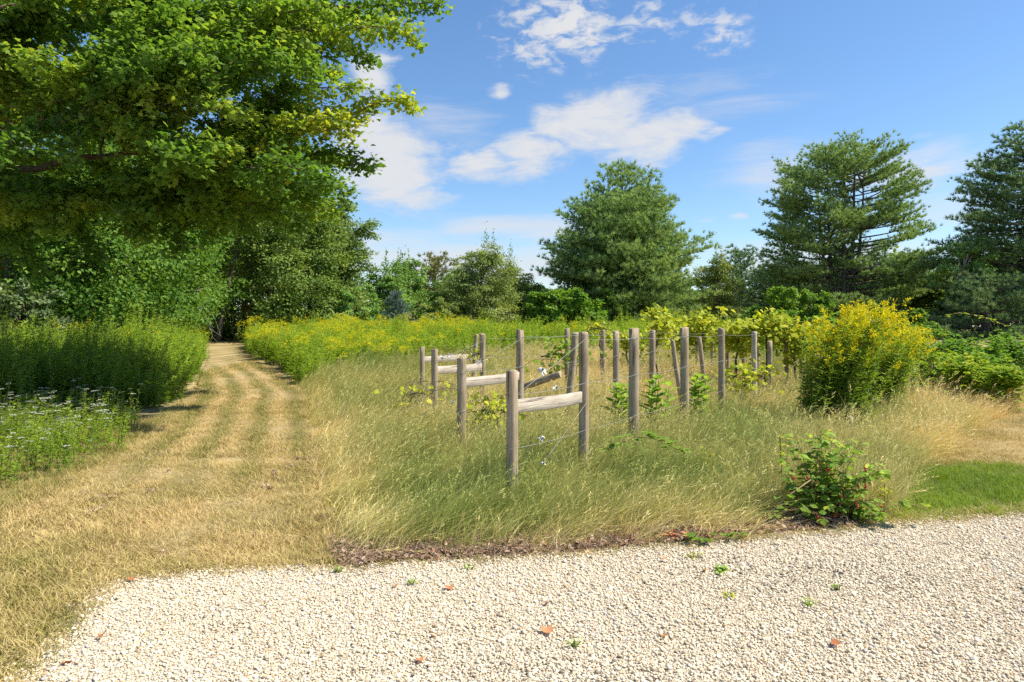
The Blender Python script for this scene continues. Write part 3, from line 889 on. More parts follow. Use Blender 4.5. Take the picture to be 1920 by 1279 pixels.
def shape(*uv):
    u_, w_ = zip(*uv)
    return lambda u: float(np.interp(u, u_, w_))


# the great pine right of centre
pine('pine_tree', 'full dense rounded pine right of centre, its boughs hiding its trunk', base_at(1166, 45), height(302, 45) - .2, 5.0, 21, 'pine', trunks=((0, 0, 1.0), (1.4, .3, .84), (-1.1, -.4, .72)), base=.05, gap=.52, nper=6,
     prof=shape((0, .75), (.12, .95), (.3, 1), (.45, .95), (.62, .72), (.75, .52), (.88, .31), (1, .10)), tuft=17, trunk_r=.28, rise=(.02, .42), need=.30, full=1.55, upturn=.14, lv=(.62, 1.14), step=.28)
# the see-through pine with several stems
pine('pine_tree', 'open tall pine with several bare stems showing through layered boughs', base_at(1580, 48), height(246, 48) - 1.0, 5.3, 22, 'pine', trunks=((.9, 0, 1.0), (-1.0, .4, .985), (-.1, -.5, .93), (1.7, .3, .90), (-1.9, -.2, .84)), base=.12,
     gap=.56, nper=5, prof=shape((0, .6), (.12, .85), (.25, 1), (.45, .92), (.65, .84), (.8, .72), (.92, .50), (1, .24)), tuft=16, dead=9, rise=(-.02, .46), thin=.10, trunk_r=.25, need=.28, full=1.5, open_front=.75, upturn=.14, lv=(.66, 1.12))
pine('pine_tree', 'tall dark pine cut off by the right edge of the picture', base_at(1925, 41), height(212, 41) - .7, 5.2, 23, 'pine_dark', trunks=((0, 0, 1.0), (.7, .6, .9)), base=.05, gap=.62, nper=5,
     prof=shape((0, .8), (.2, 1), (.45, 1), (.6, .82), (.8, .52), (.92, .30), (1, .1)), tuft=17, dead=4, rise=(-.06, .34), thin=.12, trunk_r=.26, need=.28, full=1.4, upturn=.10, lv=(.68, 1.1))
pine('pine_tree', 'low spreading dark pine under the tall pine at the right edge', base_at(1850, 38), height(520, 38), 3.6, 24, 'pine_dark', base=.03, gap=.42, nper=7, prof=lambda u: (1 - u) ** .5 + .05, tuft=13, rise=(-.02, .4))
pine('pine_tree', 'small conical pine between the two tall pines', base_at(1388, 56), height(474, 56), 3.9, 25, 'pine_dark', base=.02, gap=.5, nper=6, tuft=12, need=.3, prof=lambda u: (1 - u) ** .6 + .06)
pine('pine_tree', 'short broad pine left of the stems of the open pine', base_at(1456, 52), height(510, 52), 3.3, 26, 'pine_dark', base=.02, gap=.5, nper=6, tuft=12, need=.3, prof=lambda u: (1 - u) ** .5 + .06)
pine('pine_tree', 'dusky pine right of the open pine, low boughs over the bramble', base_at(1728, 50), height(508, 50), 4.0, 27, 'pine_dark', base=.02, gap=.5, nper=6, tuft=12, need=.3, prof=lambda u: (1 - u) ** .5 + .06)
pine('pine_tree', 'drab brownish pine left of the pale birch', base_at(816, 50), height(484, 50), 2.2, 28, 'brown_leaf', base=.03, gap=.45, nper=6, tuft=14, need=.26, prof=shape((0, .9), (.4, 1), (.7, .85), (.9, .5), (1, .2)), rise=(.1, .8))
pine('spruce_tree', 'small blue-grey spruce at the foot of the left woods', base_at(742, 37), height(546, 37), 1.35, 29, 'blue_needle', base=.02, gap=.26, nper=8, tuft=12, need=.16, step=.14, rise=(-.15, .1), trunk_r=.08, prof=lambda u: (1 - u) + .03)['category'] = 'spruce tree'

# deciduous trees of the left woods
broadleaf('broadleaf_tree', 'tall shaded tree behind the maple at the left edge', 'tree', base_at(40, 22), 9.5, 4.2, 'dark_leaf', 31, n=30000, lobes=22, base=.08)
broadleaf('broadleaf_tree', 'dark leafy tree behind the low maple boughs', 'tree', base_at(205, 25), 9.6, 4.0, 'dark_leaf', 32, n=32000, lobes=22, base=.07)
broadleaf('broadleaf_tree', 'broad tree with layered sprays left of the dead sapling', 'tree', base_at(318, 29), 9.4, 3.5, 'dark_leaf', 33, n=30000, lobes=24, base=.10, flat=.5)
broadleaf('broadleaf_tree', 'grey-green oak crown over the end of the track', 'tree', base_at(505, 35), height(345, 35), 4.1, 'oak', 34, n=46000, lobes=30, base=.05, lobe_r=.34)
broadleaf('broadleaf_tree', 'rounded grey-green oak at the right end of the left woods', 'tree', base_at(628, 39), height(372, 39), 3.0, 'oak', 35, n=38000, lobes=26, base=.03, lobe_r=.36)
broadleaf('broadleaf_tree', 'tall tree filling the gap behind the track end', 'tree', base_at(410, 41), 10.5, 4.0, 'dark_leaf', 36, n=30000, lobes=22, base=.06)
broadleaf('woodland_shrub', 'pale grey-green shrub behind the goldenrod bank at the left edge', 'shrub', base_at(48, 19.5), 2.6, 1.5, 'grey_leaf', 37, n=9000, lobes=12, base=.1, leaf=.09, stems=3)
broadleaf('woodland_shrub', 'dark green shrub between the goldenrod bank and the dead sapling', 'shrub', base_at(215, 25), 2.9, 1.9, 'dark_leaf', 38, n=11000, lobes=12, base=.06, leaf=.10, stems=3)
broadleaf('woodland_shrub', 'low shrub with rusty leaves at the end of the track', 'shrub', base_at(461, 34), 1.7, .8, 'red_leaf', 39, n=1500, lobes=9, base=.15, leaf=.10, stems=3)
broadleaf('woodland_shrub', 'green undergrowth right of the rusty shrub', 'shrub', base_at(530, 36), 2.6, 2.2, 'oak', 40, n=12000, lobes=14, base=.02, leaf=.11, stems=3)
broadleaf('woodland_shrub', 'bushy undergrowth below the rounded oak', 'shrub', base_at(655, 36.5), 2.9, 2.2, 'mid_leaf', 41, n=12000, lobes=14, base=.02, leaf=.11, stems=3)
broadleaf('broadleaf_tree', 'slender spiky poplar beside the rounded oak', 'tree', base_at(712, 43), height(512, 43), 2.3, 'mid_leaf', 42, n=24000, lobes=24, base=.02, spikes=2, leaf=.12)
broadleaf('broadleaf_tree', 'spiky-topped poplar above the blue-grey spruce', 'tree', base_at(766, 46), height(492, 46), 2.3, 'mid_leaf', 43, n=24000, lobes=24, base=.02, spikes=3, leaf=.12)
broadleaf('broadleaf_tree', 'soft light green tree between the drab pine and the birch', 'tree', base_at(858, 47), height(508, 47), 2.2, 'mid_leaf', 55, n=20000, lobes=22, base=.02, leaf=.12)
broadleaf('broadleaf_tree', 'low light green tree left of the round sumac', 'tree', base_at(1000, 48), height(532, 48), 2.4, 'mid_leaf', 56, n=20000, lobes=22, base=.02, leaf=.12)
broadleaf('birch_tree', 'pale feathery birch in the middle of the far treeline', 'tree', base_at(902, 41), height(466, 41), 2.5, 'olive_leaf', 44, n=36000, lobes=34, base=.02, spikes=3, leaf=.10, stems=4, bark='bark_pale')
broadleaf('broadleaf_tree', 'ragged olive tree touching the birch on its right', 'tree', base_at(962, 45), height(500, 45), 2.1, 'olive_leaf', 45, n=20000, lobes=22, base=.02, spikes=1, leaf=.11)
broadleaf('woodland_shrub', 'olive thicket below the drab pine', 'shrub', base_at(810, 39), height(562, 39), 2.2, 'olive_leaf', 46, n=12000, lobes=16, base=.02, leaf=.10, stems=3)
broadleaf('sumac_shrub', 'round bright green sumac in front of the dense pine', 'shrub', base_at(1054, 33), height(544, 33), 2.35, 'sumac', 47, n=22000, lobes=22, base=.04, leaf=.15, stems=5, tmpl=T_OVAL, lobe_r=.5, tvar=.12)
broadleaf('broadleaf_tree', 'small dark tree in the shade below the dense pine', 'tree', base_at(1150, 41), 3.0, 1.8, 'dark_leaf', 48, n=9000, lobes=12, base=.15, leaf=.11)
broadleaf('broadleaf_tree', 'brownish small tree right of the dense pine', 'tree', base_at(1345, 46), height(486, 46), 2.0, 'olive_leaf', 49, n=18000, lobes=20, base=.05, spikes=2, leaf=.11)
broadleaf('woodland_shrub', 'olive shrub behind the grape vines', 'shrub', base_at(1340, 30), height(590, 30), 1.5, 'olive_leaf', 50, n=8000, lobes=12, base=.03, leaf=.10, stems=3)
broadleaf('woodland_shrub', 'domed light green shrub behind the tall goldenrod clump', 'shrub', base_at(1494, 29), height(538, 29), 2.2, 'sumac', 51, n=17000, lobes=18, base=.03, leaf=.12, stems=4, lobe_r=.45)
broadleaf('woodland_shrub', 'dark leafy shrub right of the domed light green shrub', 'shrub', base_at(1612, 30), height(566, 30), 1.7, 'mid_leaf', 52, n=10000, lobes=14, base=.03, leaf=.11, stems=3)
broadleaf('broadleaf_tree', 'slim open broadleaf tree beside the pine at the right edge', 'tree', base_at(1806, 40), height(448, 40), 1.7, 'mid_leaf', 53, n=6500, lobes=12, base=.45, leaf=.12, bark='bark_pale')
broadleaf('woodland_shrub', 'long low shrub below the open pine', 'shrub', base_at(1700, 33), height(580, 33), 2.3, 'dark_leaf', 54, n=11000, lobes=14, base=.03, leaf=.11, stems=3)

# far woods: a mass behind everything
g = np.random.default_rng(60)
wb = MB(); tb = MB()
for x0, x1, y0, y1, h0, h1, k, big in ((-46, -12, 40, 58, 8.5, 11, 60, 1.0), (-30, -19, 26, 40, 8, 10.5, 14, 1.0), (-9, 3, 60, 74, 3.8, 5.4, 40, .8), (2, 70, 66, 84, 4.0, 6.0, 110, .8), (24, 46, 44, 60, 5, 8, 30, .9)):
    for s in range(k):
        cx, cy = g.uniform(x0, x1), g.uniform(y0, y1); h = g.uniform(h0, h1)
        rr_ = g.uniform(2.2, 3.4) * big
        m_ = 1500
        d = rdir(m_, g); d[:, 2] = np.abs(d[:, 2]) * 1.0 - .35
        pp = np.array([cx, cy, .9 + h * .55]) + d * np.array([rr_, rr_, h * .48]) * (g.random((m_, 1)) ** .3) * (1 + .25 * np.sin(d[:, :1] * 7 + s) * np.cos(d[:, 1:2] * 6))
        pp[:, 2] = np.maximum(pp[:, 2], .95)
        leaves(wb, T_DIAMOND, pp, rdir(m_, g), nrm(rdir(m_, g) * .7 + d), .30 * g.uniform(.7, 1.3, m_), np.clip(g.normal(.45, .12) + g.normal(0, .12, m_), 0, 1), 0, 1.3)
        tube(wb, [[cx, cy, .8], [cx, cy, .9 + h * .8]], [.16, .05], 5, 0.1, 1)
tag(wb.build('far_woods', [M['oak'], M['bark']]), 'distant belt of woods closing off the field', 'woods', kind='stuff')

# dead sapling with broken hanging branches, and the leaning trunk beside it
sn = MB(); b0 = np.array([0, 0, -.1]); g = np.random.default_rng(61)
tube(sn, curve(b0, np.array([.05, 0, 4.3]), [.06, 0, 0], 9), np.linspace(.055, .018, 9), 6)
for z, dx, dz in ((2.3, .75, -1.6), (2.1, 1.0, -1.5), (1.6, .65, -1.2), (2.6, .5, -.7), (1.9, -.55, -1.1), (3.0, .6, .2), (1.2, .8, -.9), (3.2, -.4, -.9), (2.4, .95, -.2)):
    o = np.array([.03, 0, z]); e = o + [dx, g.normal(0, .3), dz]
    p = curve(o, e, [.12 * np.sign(dx), 0, .22], 6)
    tube(sn, p, np.linspace(.020, .008, 6), 4)
    for k in range(4):
        i = g.integers(2, 6); tube(sn, [p[i], p[i] + [g.normal(.05, .2), g.normal(0, .15), g.normal(-.25, .18)]], [.008, .004], 3, cap=False)
t = empty('dead_sapling', base_at(364, 31), 'dead grey sapling with broken hanging branches at the woods edge', 'dead tree')
sn.build('trunk', M['bark_pale'], t, True)
sn = MB(); tube(sn, curve(np.array([0, 0, -.1]), np.array([.1, .1, 2.4]), [.03, 0, 0], 7), np.linspace(.04, .02, 7), 6)
t = empty('dead_sapling', base_at(354, 31.2), 'short broken grey stem beside the dead sapling', 'dead tree')
sn.build('trunk', M['bark_pale'], t, True)
sn = MB(); tube(sn, curve(np.array([0, 0, -.1]), np.array([1.0, .3, 5.2]), [-.1, 0, 0], 9), np.linspace(.15, .07, 9), 8)
t = empty('leaning_trunk', base_at(408, 33), 'bare leaning trunk in the dark woods right of the dead sapling', 'tree')
sn.build('trunk', M['bark'], t, True)
for px, yy, lbl in ((516, 34.4, 'thin pale trunk standing in front of the shaded oak undergrowth'), (296, 27.4, 'thin trunk in the shade left of the dead sapling')):
    sn = MB(); tube(sn, curve(np.array([0, 0, -.1]), np.array([-.15, .2, 5.0]), [.1, 0, 0], 9), np.linspace(.05, .03, 9), 6)
    t = empty('thin_trunk', base_at(px, yy), lbl, 'tree', 'thin trunks at the woods edge')
    sn.build('trunk', M['bark_pale'], t, True)


# ------------------------------------------------------------------ the maple overhanging from the left
def maple():
    g = np.random.default_rng(71)
    bx, by = -10.3, 12.3
    t = empty('maple_tree', (bx, by, 0), 'large maple whose leafy boughs overhang the upper left', 'tree')
    tr = MB(); cr = MB()
    O = np.array([bx, by, 0])
    trunk = curve(np.array([0, 0, -.2]), np.array([.3, .1, 9.5]), [.15, 0, 0], 12)
    tube(tr, trunk, np.linspace(.34, .10, 12) * (1 + .4 * (np.arange(12) == 0)), 12)
    tips = [(815, 6, 9.6, 1), (768, 72, 9.1, 1), (715, 40, 10.4, 1), (690, 110, 10.6, 1), (768, 190, 9.9, 1), (660, 165, 11.3, 1), (655, 240, 9.0, 1), (692, 308, 10.2, 1), (625, 300, 11.4, 1),
            (650, 368, 12.2, 1), (590, 372, 11.2, 1), (520, 398, 10.6, 1), (470, 350, 9.4, 1), (420, 405, 10.0, 1), (330, 385, 9.8, 1), (250, 420, 9.6, 1), (150, 380, 9.0, 1), (60, 370, 8.6, 1),
            (560, 90, 8.6, 1), (470, 15, 9.2, 1), (330, 5, 10.2, 1), (220, 15, 9.4, 1), (600, -70, 9.4, 1), (720, -60, 10.6, 1), (450, -120, 9.4, 1), (300, -150, 9.6, 1), (120, -120, 9, 1),
            (460, 215, 8.2, 1), (350, 285, 8.0, 1), (240, 235, 8.6, 1), (130, 285, 8.0, 1), (540, 270, 9.2, 1), (560, 200, 10.4, 1), (400, 150, 10.8, 1), (60, 200, 9.6, 1), (60, 60, 10.5, 1), (380, 330, 11.6, 1),
            (500, 310, 12, 1), (200, 320, 11, 1), (290, 170, 11.4, 1), (620, 30, 8.8, 1), (170, 130, 8.6, 1), (20, 330, 10.5, 1), (600, 235, 12.0, 1)]
    for k in range(135):
        px, py = (g.uniform(-120, 640), g.uniform(30, 400)) if k < 50 else (g.uniform(-150, 380), g.uniform(-30, 240))
        if 160 < px < 320 and 50 < py < 105:
            continue
        tips.append((px, py, g.uniform(7.6, 12.2), 1))
    for px, py, d_ in ((20, 450, 9.5), (110, 425, 9), (180, 470, 10.2), (265, 440, 9.6), (330, 470, 10.6), (395, 440, 11), (70, 500, 10.5), (225, 400, 8.6), (445, 428, 11.6), (20, 400, 8.8), (560, 425, 12.2), (620, 400, 12.6)):
        tips.append((px, py, d_, 1))
    tips = [at(a, b, c * 1.12 + 1.35) - O for a, b, c, _ in tips]
    # the parts of the crown outside the picture: up, behind and to the left
    for k in range(22):
        a = g.uniform(.35 * math.pi, 1.65 * math.pi)
        tips.append(np.array([math.cos(a) * g.uniform(1.5, 4.5), math.sin(a) * g.uniform(1.5, 4.5), g.uniform(4.2, 9.5)]))
    for k in range(10):
        a = g.uniform(-.6, .6)
        tips.append(np.array([math.cos(a) * g.uniform(1.0, 5.0), math.sin(a) * 3, g.uniform(7.5, 10.5)]))
    scaf = []
    for k, (az, el, z) in enumerate(((.05, .10, 3.6), (.35, .25, 4.1), (-.35, .3, 4.0), (.1, .45, 4.6), (-.1, .75, 5.2), (.6, .5, 4.8), (-.7, .55, 4.6), (2.2, .4, 4.2), (3.2, .45, 4.5), (4.2, .5, 4.4))):
        L = 4.0 if abs(az) < 1 else 2.6
        p0 = np.array([.1, 0, z]); p1 = p0 + L * np.array([math.cos(az) * math.cos(el), math.sin(az) * math.cos(el), math.sin(el)])
        c = curve(p0, p1, [0, 0, .22 + g.normal(0, .08)], 9)
        c[1:-1] += g.normal(0, .05, (7, 3))
        tube(tr, c, np.linspace(.085, .035, 9), 8)
        scaf.append(c)
    nodes = np.concatenate([c[2:] for c in scaf] + [trunk[7:]])
    LP, LA, LU, LT = [], [], [], []
    for tp in tips:
        d = np.linalg.norm(nodes - tp, axis=1) + .6 * np.clip(nodes[:, 2] - tp[2], 0, 9) + .8 * np.clip(np.linalg.norm(nodes[:, :2], axis=1) - np.linalg.norm(tp[:2]), 0, 9)
        d = d + 1.2 * np.clip(.9 - np.linalg.norm(nodes - tp, axis=1), 0, 9)
        p0 = nodes[np.argmin(d)]
        L = np.linalg.norm(tp - p0)
        c = curve(p0, tp, [g.normal(0, .05), g.normal(0, .1), .09 * L], 9)
        c[1:-1] += g.normal(0, .025 * L ** .5, (7, 3))
        tube(tr, c, np.linspace(.018 + .009 * L, .007, 9), 5)
        ax = nrm(tp - p0)
        side = nrm(np.cross(ax, [0, 0, 1.0]))
        bt = g.normal(.48, .19)
        m_ = int(5 + L * 3.6)
        for q in np.linspace(.22, 1.0, m_):
            o = np.array([np.interp(q, np.linspace(0, 1, 9), c[:, j]) for j in range(3)])
            for sd in (-1, 1):
                l2 = (.22 + .62 * (1.05 - q) * min(1.4, L * .5)) * g.uniform(.6, 1.2)
                d2 = nrm(ax * g.uniform(.5, 1.1) + side * sd * g.uniform(.4, 1) + np.array([0, 0, g.normal(-.05, .42)]))
                e = o + d2 * l2 + [0, 0, -.06 * l2]
                tube(tr, curve(o, e, [0, 0, .05 * l2], 4), np.linspace(.007, .0025, 4), 3, cap=False)
                k = int(14 + l2 * 50)
                u = g.uniform(.25, 1.08, k)
                pp = o + np.outer(u, e - o) + g.normal(0, .075, (k, 3))
                a = g.uniform(0, TAU, k)
                LP.append(pp); LA.append(np.stack([np.cos(a), np.sin(a), g.uniform(-.8, .1, k)], 1) + d2 * .5)
                LU.append(nrm(np.array([0, 0, 1.0]) + rdir(k, g) * .85)); LT.append(np.clip(bt + g.normal(0, .13, k), 0, 1))
    LP = np.concatenate(LP); n = len(LP)
    leaves(cr, T_MAPLE, LP, np.concatenate(LA), np.concatenate(LU), g.uniform(.06, .115, n), np.concatenate(LT))
    tr.build('trunk', M['bark_maple'], t, True)
    cr.build('crown', M['maple'], t)


maple()


# ------------------------------------------------------------------ posts, rails and wires of the trellis
def post_mesh(h, r, seed, name='post'):
    g = np.random.default_rng(seed)
    mb = MB(); sides = 18; zs = np.concatenate([np.linspace(-.5, h - .012, 12), [h]])
    a = np.arange(sides) / sides * TAU
    wob = 1 + .035 * np.sin(a * 2 + g.uniform(0, 6)) + .02 * np.sin(a * 5 + g.uniform(0, 6))
    bx, by = g.normal(0, .004, 13).cumsum() * .5, g.normal(0, .004, 13).cumsum() * .5
    rings = []
    for k, z in enumerate(zs):
        rr_ = r * wob * (1.04 - .06 * max(0, z) / h) * (1 + g.normal(0, .008)) * (.9 if k == 12 else 1)
        rings.append(np.stack([rr_ * np.cos(a) + bx[k], rr_ * np.sin(a) + by[k], np.full(sides, z) + (.012 * np.cos(a - g.uniform(0, 6)) * (k >= 11))], 1))
    v = np.concatenate(rings)
    i = np.arange(12)[:, None] * sides; j = np.arange(sides)[None]; k = (j + 1) % sides
    q = np.stack([i + j, i + k, i + sides + k, i + sides + j], -1).reshape(-1, 4)
    v = np.concatenate([v, [[bx[-1], by[-1], h - .004]]])
    b = 12 * sides
    mb.add(v, [q, np.array([[b + x, b + (x + 1) % sides, 13 * sides] for x in range(sides)])])
    return mb


def z_at(py, y):
    return EYE - (py - HY) / F * y


POSTS = {}


def post(key, px, py_top, y, r, label, seed, parent=None, tilt=None):
    """an upright post whose top shows at (px, py_top) at distance y; tilt = (dx, dy) per metre"""
    g0 = float(gz(y)); h = z_at(py_top, y) - g0
    X = (px - CX) / F * y
    mb = post_mesh(h, r, seed)
    if tilt is not None:
        for v in mb.v:
            v[:, 0] += tilt[0] * (v[:, 2] - h); v[:, 1] += tilt[1] * (v[:, 2] - h)
    POSTS[key] = (np.array([X, y, g0]), h, r)
    if parent is not None:
        o = mb.build('post', M['wood'], parent, True)
        o.location = Vector((X, y, g0)) - parent.location
    else:
        o = mb.build('wooden_post', M['wood'], None, True, (X, y, g0))
        tag(o, label, 'post', 'posts of the wire trellis')
    return o


def plank(p0, p1, hgt, thick, seed):
    """a weathered board from p0 to p1 (centres of its ends)"""
    g = np.random.default_rng(seed); mb = MB()
    d = nrm(p1 - p0); s = nrm(np.cross(d, [0, 0, 1.0])); up = np.cross(s, d)
    n = 10; e = .006
    prof_ = [(-.5, -.5 + e / hgt), (-.5 + e / thick, -.5), (.5 - e / thick, -.5), (.5, -.5 + e / hgt), (.5, .5 - e / hgt), (.5 - e / thick, .5), (-.5 + e / thick, .5), (-.5, .5 - e / hgt)]
    rings = []
    for k in range(n):
        t = k / (n - 1); c = p0 * (1 - t) + p1 * t + up * (-.010 * 4 * t * (1 - t) + g.normal(0, .0015))
        tw = g.normal(0, .002)
        rings.append(np.array([c + s * (a * thick + tw) + up * (b * hgt * (1 + g.normal(0, .006))) for a, b in prof_]))
    v = np.concatenate(rings); m_ = 8
    i = np.arange(n - 1)[:, None] * m_; j = np.arange(m_)[None]; k = (j + 1) % m_
    mb.add(v, [np.stack([i + j, i + k, i + m_ + k, i + m_ + j], -1).reshape(-1, 4)])
    for b in (0, (n - 1) * m_):
        c = v[b:b + m_].mean(0)
        mb.add(np.concatenate([v[b:b + m_], [c]]), [np.array([[x, (x + 1) % m_, m_] for x in range(m_)])])
    return mb


# end braces: short outer post, rail, tall inner post
def brace(k, outer, inner, rail, label):
    t = empty('trellis_brace', Vector(((outer[0] - CX) / F * outer[2], outer[2], float(gz(outer[2])))), label, 'trellis end', 'end braces of the wire trellis')
    post('o%d' % k, *outer, None, 100 + k, t)
    post('i%d' % k, *inner[:4], None, 120 + k, t, inner[4] if len(inner) > 4 else None)
    a = POSTS['o%d' % k]; b = POSTS['i%d' % k]
    pa = a[0].copy(); pb = b[0].copy(); pa[2], pb[2] = rail[0], rail[1]
    d = nrm(pb - pa)
    mb = plank(pa + d * (a[2] - .012), pb - d * (b[2] - .012), rail[2], .045, 140 + k)
    for v in mb.v:
        v -= np.array(t.location)
    mb.build('rail', M['wood_rail'], t)
    return t


brace(1, (958, 695, 5.85, .0515), (1093, 624, 6.9, .0505), (.915, .893, .118), 'nearest end brace, short post and tall post joined by a grey rail')
brace(2, (865, 670.5, 8.0, .0535), (975, 618.5, 9.06, .0535), (.945, .950, .115), 'second nearest end brace, its rail running behind the nearest short post')
brace(3, (816, 655, 11.0, .052), (904.5, 626, 12.1, .052), (.905, .90, .125), 'third end brace, its rail end sticking out past the tall post')
brace(4, (791.5, 650.5, 13.6, .050), (894, 627.5, 15.0, .050, (.07, .02)), (.95, .97, .115), 'farthest end brace with a leaning inner post')

post('m1', 1187.5, 616.5, 7.96, .058, 'stout upright post standing first to the right of the nearest brace', 161)
post('p1', 1283, 614.5, 9.44, .058, 'upright post right of a leaning broken stake, a milkweed at its foot', 162)
post('s1', 1351.5, 616, 10.9, .053, 'upright post with vine leaves beside its right foot', 163)
post('w1', 1415, 622.5, 12.7, .050, 'pale sunlit post among the grape leaves', 164).data.materials[0] = M['wood_sunlit']
post('f2', 1064, 616, 14.7, .055, 'slim far post just left of the nearest brace\'s tall post', 165)
post('h2', 1079, 624, 10.1, .052, 'leaning post close behind the tall post of the nearest brace', 166, tilt=(.10, .03))
post('l2', 1155, 621.5, 11.6, .054, 'post left of the stout upright post, right one of a close pair', 167)
post('k3', 1131, 619.5, 16.2, .056, 'far post left of its pair partner, between brace and stout post', 168)
post('n2', 1223, 620, 12.97, .057, 'post between the stout post and the leaning broken stake', 169)
post('t2', 1363.5, 615.5, 17.0, .055, 'far post half hidden behind the one with leaves at its foot', 170)
post('q3', 1307, 613, 19.0, .046, 'thin far post above the shorter leaning stake', 171)
post('u3', 1335, 624, 19.5, .050, 'dark shaded far post among the grape leaves', 172)
post('v3', 1394.5, 625, 16.5, .043, 'dark post left of the pale sunlit post', 173)
post('x3', 1421, 628, 17.5, .045, 'far post half hidden behind the pale sunlit post', 174)
post('o4', 1260, 637, 11.5, .038, 'leaning broken stake left of an upright post', 175, tilt=(-.145, 0))
post('r4', 1312, 633, 13.5, .046, 'shorter leaning stake between two upright posts', 176, tilt=(-.11, 0))
post('y4', 1443, 640, 14.2, .046, 'post under the grape leaves right of the pale sunlit post', 177)
post('z4', 1476, 640, 15.0, .046, 'post in the shade just left of the tall goldenrod clump', 178)
post('a5', 1503, 650, 15.6, .046, 'post at the left flank of the tall goldenrod clump', 179)
post('b5', 1655, 645, 12.4, .050, 'grey post peeping out between the two goldenrod clumps', 180)
post('c5', 1596, 782, 8.6, .026, 'low thin broken stake in the grass below the goldenrod clump', 181)

# a fallen post propped on the grass
a = at(1000, 720, 10.9); b = at(1051, 701, 10.6)
mb = post_mesh(float(np.linalg.norm(b - a)) + .35, .052, 190)
d = Vector(b - a).normalized(); rot = Vector((0, 0, 1)).rotation_difference(d).to_matrix()
for v in mb.v:
    v[:, 2] = np.maximum(v[:, 2], 0)
    v[:] = v @ np.array(rot).T
o = mb.build('fallen_post', M['wood'], None, True, tuple(a - np.array(d) * .35))
tag(o, 'fallen post lying slantwise in the weeds between two braces', 'post')


def wire(name, pts, label, r=.0018, sag=.012, group='wires of the trellis'):
    mb = MB(); out_ = []
    for p0, p1 in zip(pts[:-1], pts[1:]):
        p0 = np.asarray(p0, float); p1 = np.asarray(p1, float)
        out_.append(curve(p0, p1, [0, 0, -sag * np.linalg.norm(p1 - p0)], 8)[:-1])
    out_.append(np.asarray(pts[-1], float)[None])
    tube(mb, np.concatenate(out_), r, 5)
    for p in pts[:-1]:                              # a twist round each post
        p = np.asarray(p, float)
        for k, (q, h_, r_) in POSTS.items():
            if np.hypot(*(q[:2] - p[:2])) < .12:
                an = np.linspace(0, TAU, 15)
                tube(mb, np.stack([q[0] + (r_ * 1.045 + r) * np.cos(an), q[1] + (r_ * 1.045 + r) * np.sin(an), np.full(15, p[2]) + .004 * np.sin(an)], 1), r, 5)
    o = mb.build(name, M['wire'])
    c = np.array(pts[0], float)
    me = o.data
    me.transform(Matrix.Translation(-Vector(c))); o.location = c
    return tag(o, label, 'wire', group)


def on(key, z):
    q, h, r = POSTS[key]
    return np.array([q[0] + r * .95, q[1] - r * .5, z])


row1 = ['i1', 'm1', 'p1', 's1', 'w1']
row2 = ['i2', 'h2', 'l2', 'n2', 't2']
row3 = ['i3', 'f2', 'k3']
wire('trellis_wire', [on(k, 1.475) for k in row1], 'top wire of the nearest row, running from its tall brace post')
wire('trellis_wire', [on('o1', 1.02)] + [on(k, 1.04 + .01 * i) for i, k in enumerate(row1)], 'middle wire of the nearest row')
wire('trellis_wire', [on('o1', .565)] + [on(k, .57 + .01 * i) for i, k in enumerate(row1[:4])], 'lowest wire of the nearest row, a white clip on it')
wire('trellis_wire', [on(k, 1.47 + .01 * i) for i, k in enumerate(row2)], 'top wire of the second row')
wire('trellis_wire', [on('o2', 1.07)] + [on(k, 1.08 + .02 * i) for i, k in enumerate(row2)], 'middle wire of the second row, tied to its short post')
wire('trellis_wire', [on(k, 1.40 + .03 * i) for i, k in enumerate(row3)], 'top wire of the third row')
wire('trellis_wire', [on('o3', 1.05)] + [on(k, 1.05 + .03 * i) for i, k in enumerate(row3)], 'middle wire of the third row, tied to its short post')
wire('trellis_wire', [on('o1', 1.02), on('i1', 1.50)], 'slanting wire of the nearest brace from short post up to tall post', sag=.004)
wire('trellis_wire', [on('o2', 1.09), on('i2', 1.46)], 'slanting wire of the second brace up to its tall post', sag=.004)
wire('trellis_wire', [on('o3', 1.08), on('i3', 1.36)], 'slanting wire of the third brace up to its tall post', sag=.004)
wire('trellis_wire', [on('i1', .86), at(1018, 868, 6.2)], 'loose wire slanting from the tall brace post down to a white clip', sag=.01)
wire('trellis_wire', [on('o2', .62), at(840, 768, 8.6), at(826, 790, 8.9)], 'broken wire trailing from the second short post', sag=.03)
lo = ground([928, 985, 1040, 1092], [1000, 998, 999, 1001])
wire('trellis_wire', [np.array([a_, b_, .035 + .012 * (k % 2)]) for k, (a_, b_) in enumerate(zip(*lo))], 'fallen wire lying on the leaf litter below the nearest post', sag=.0)


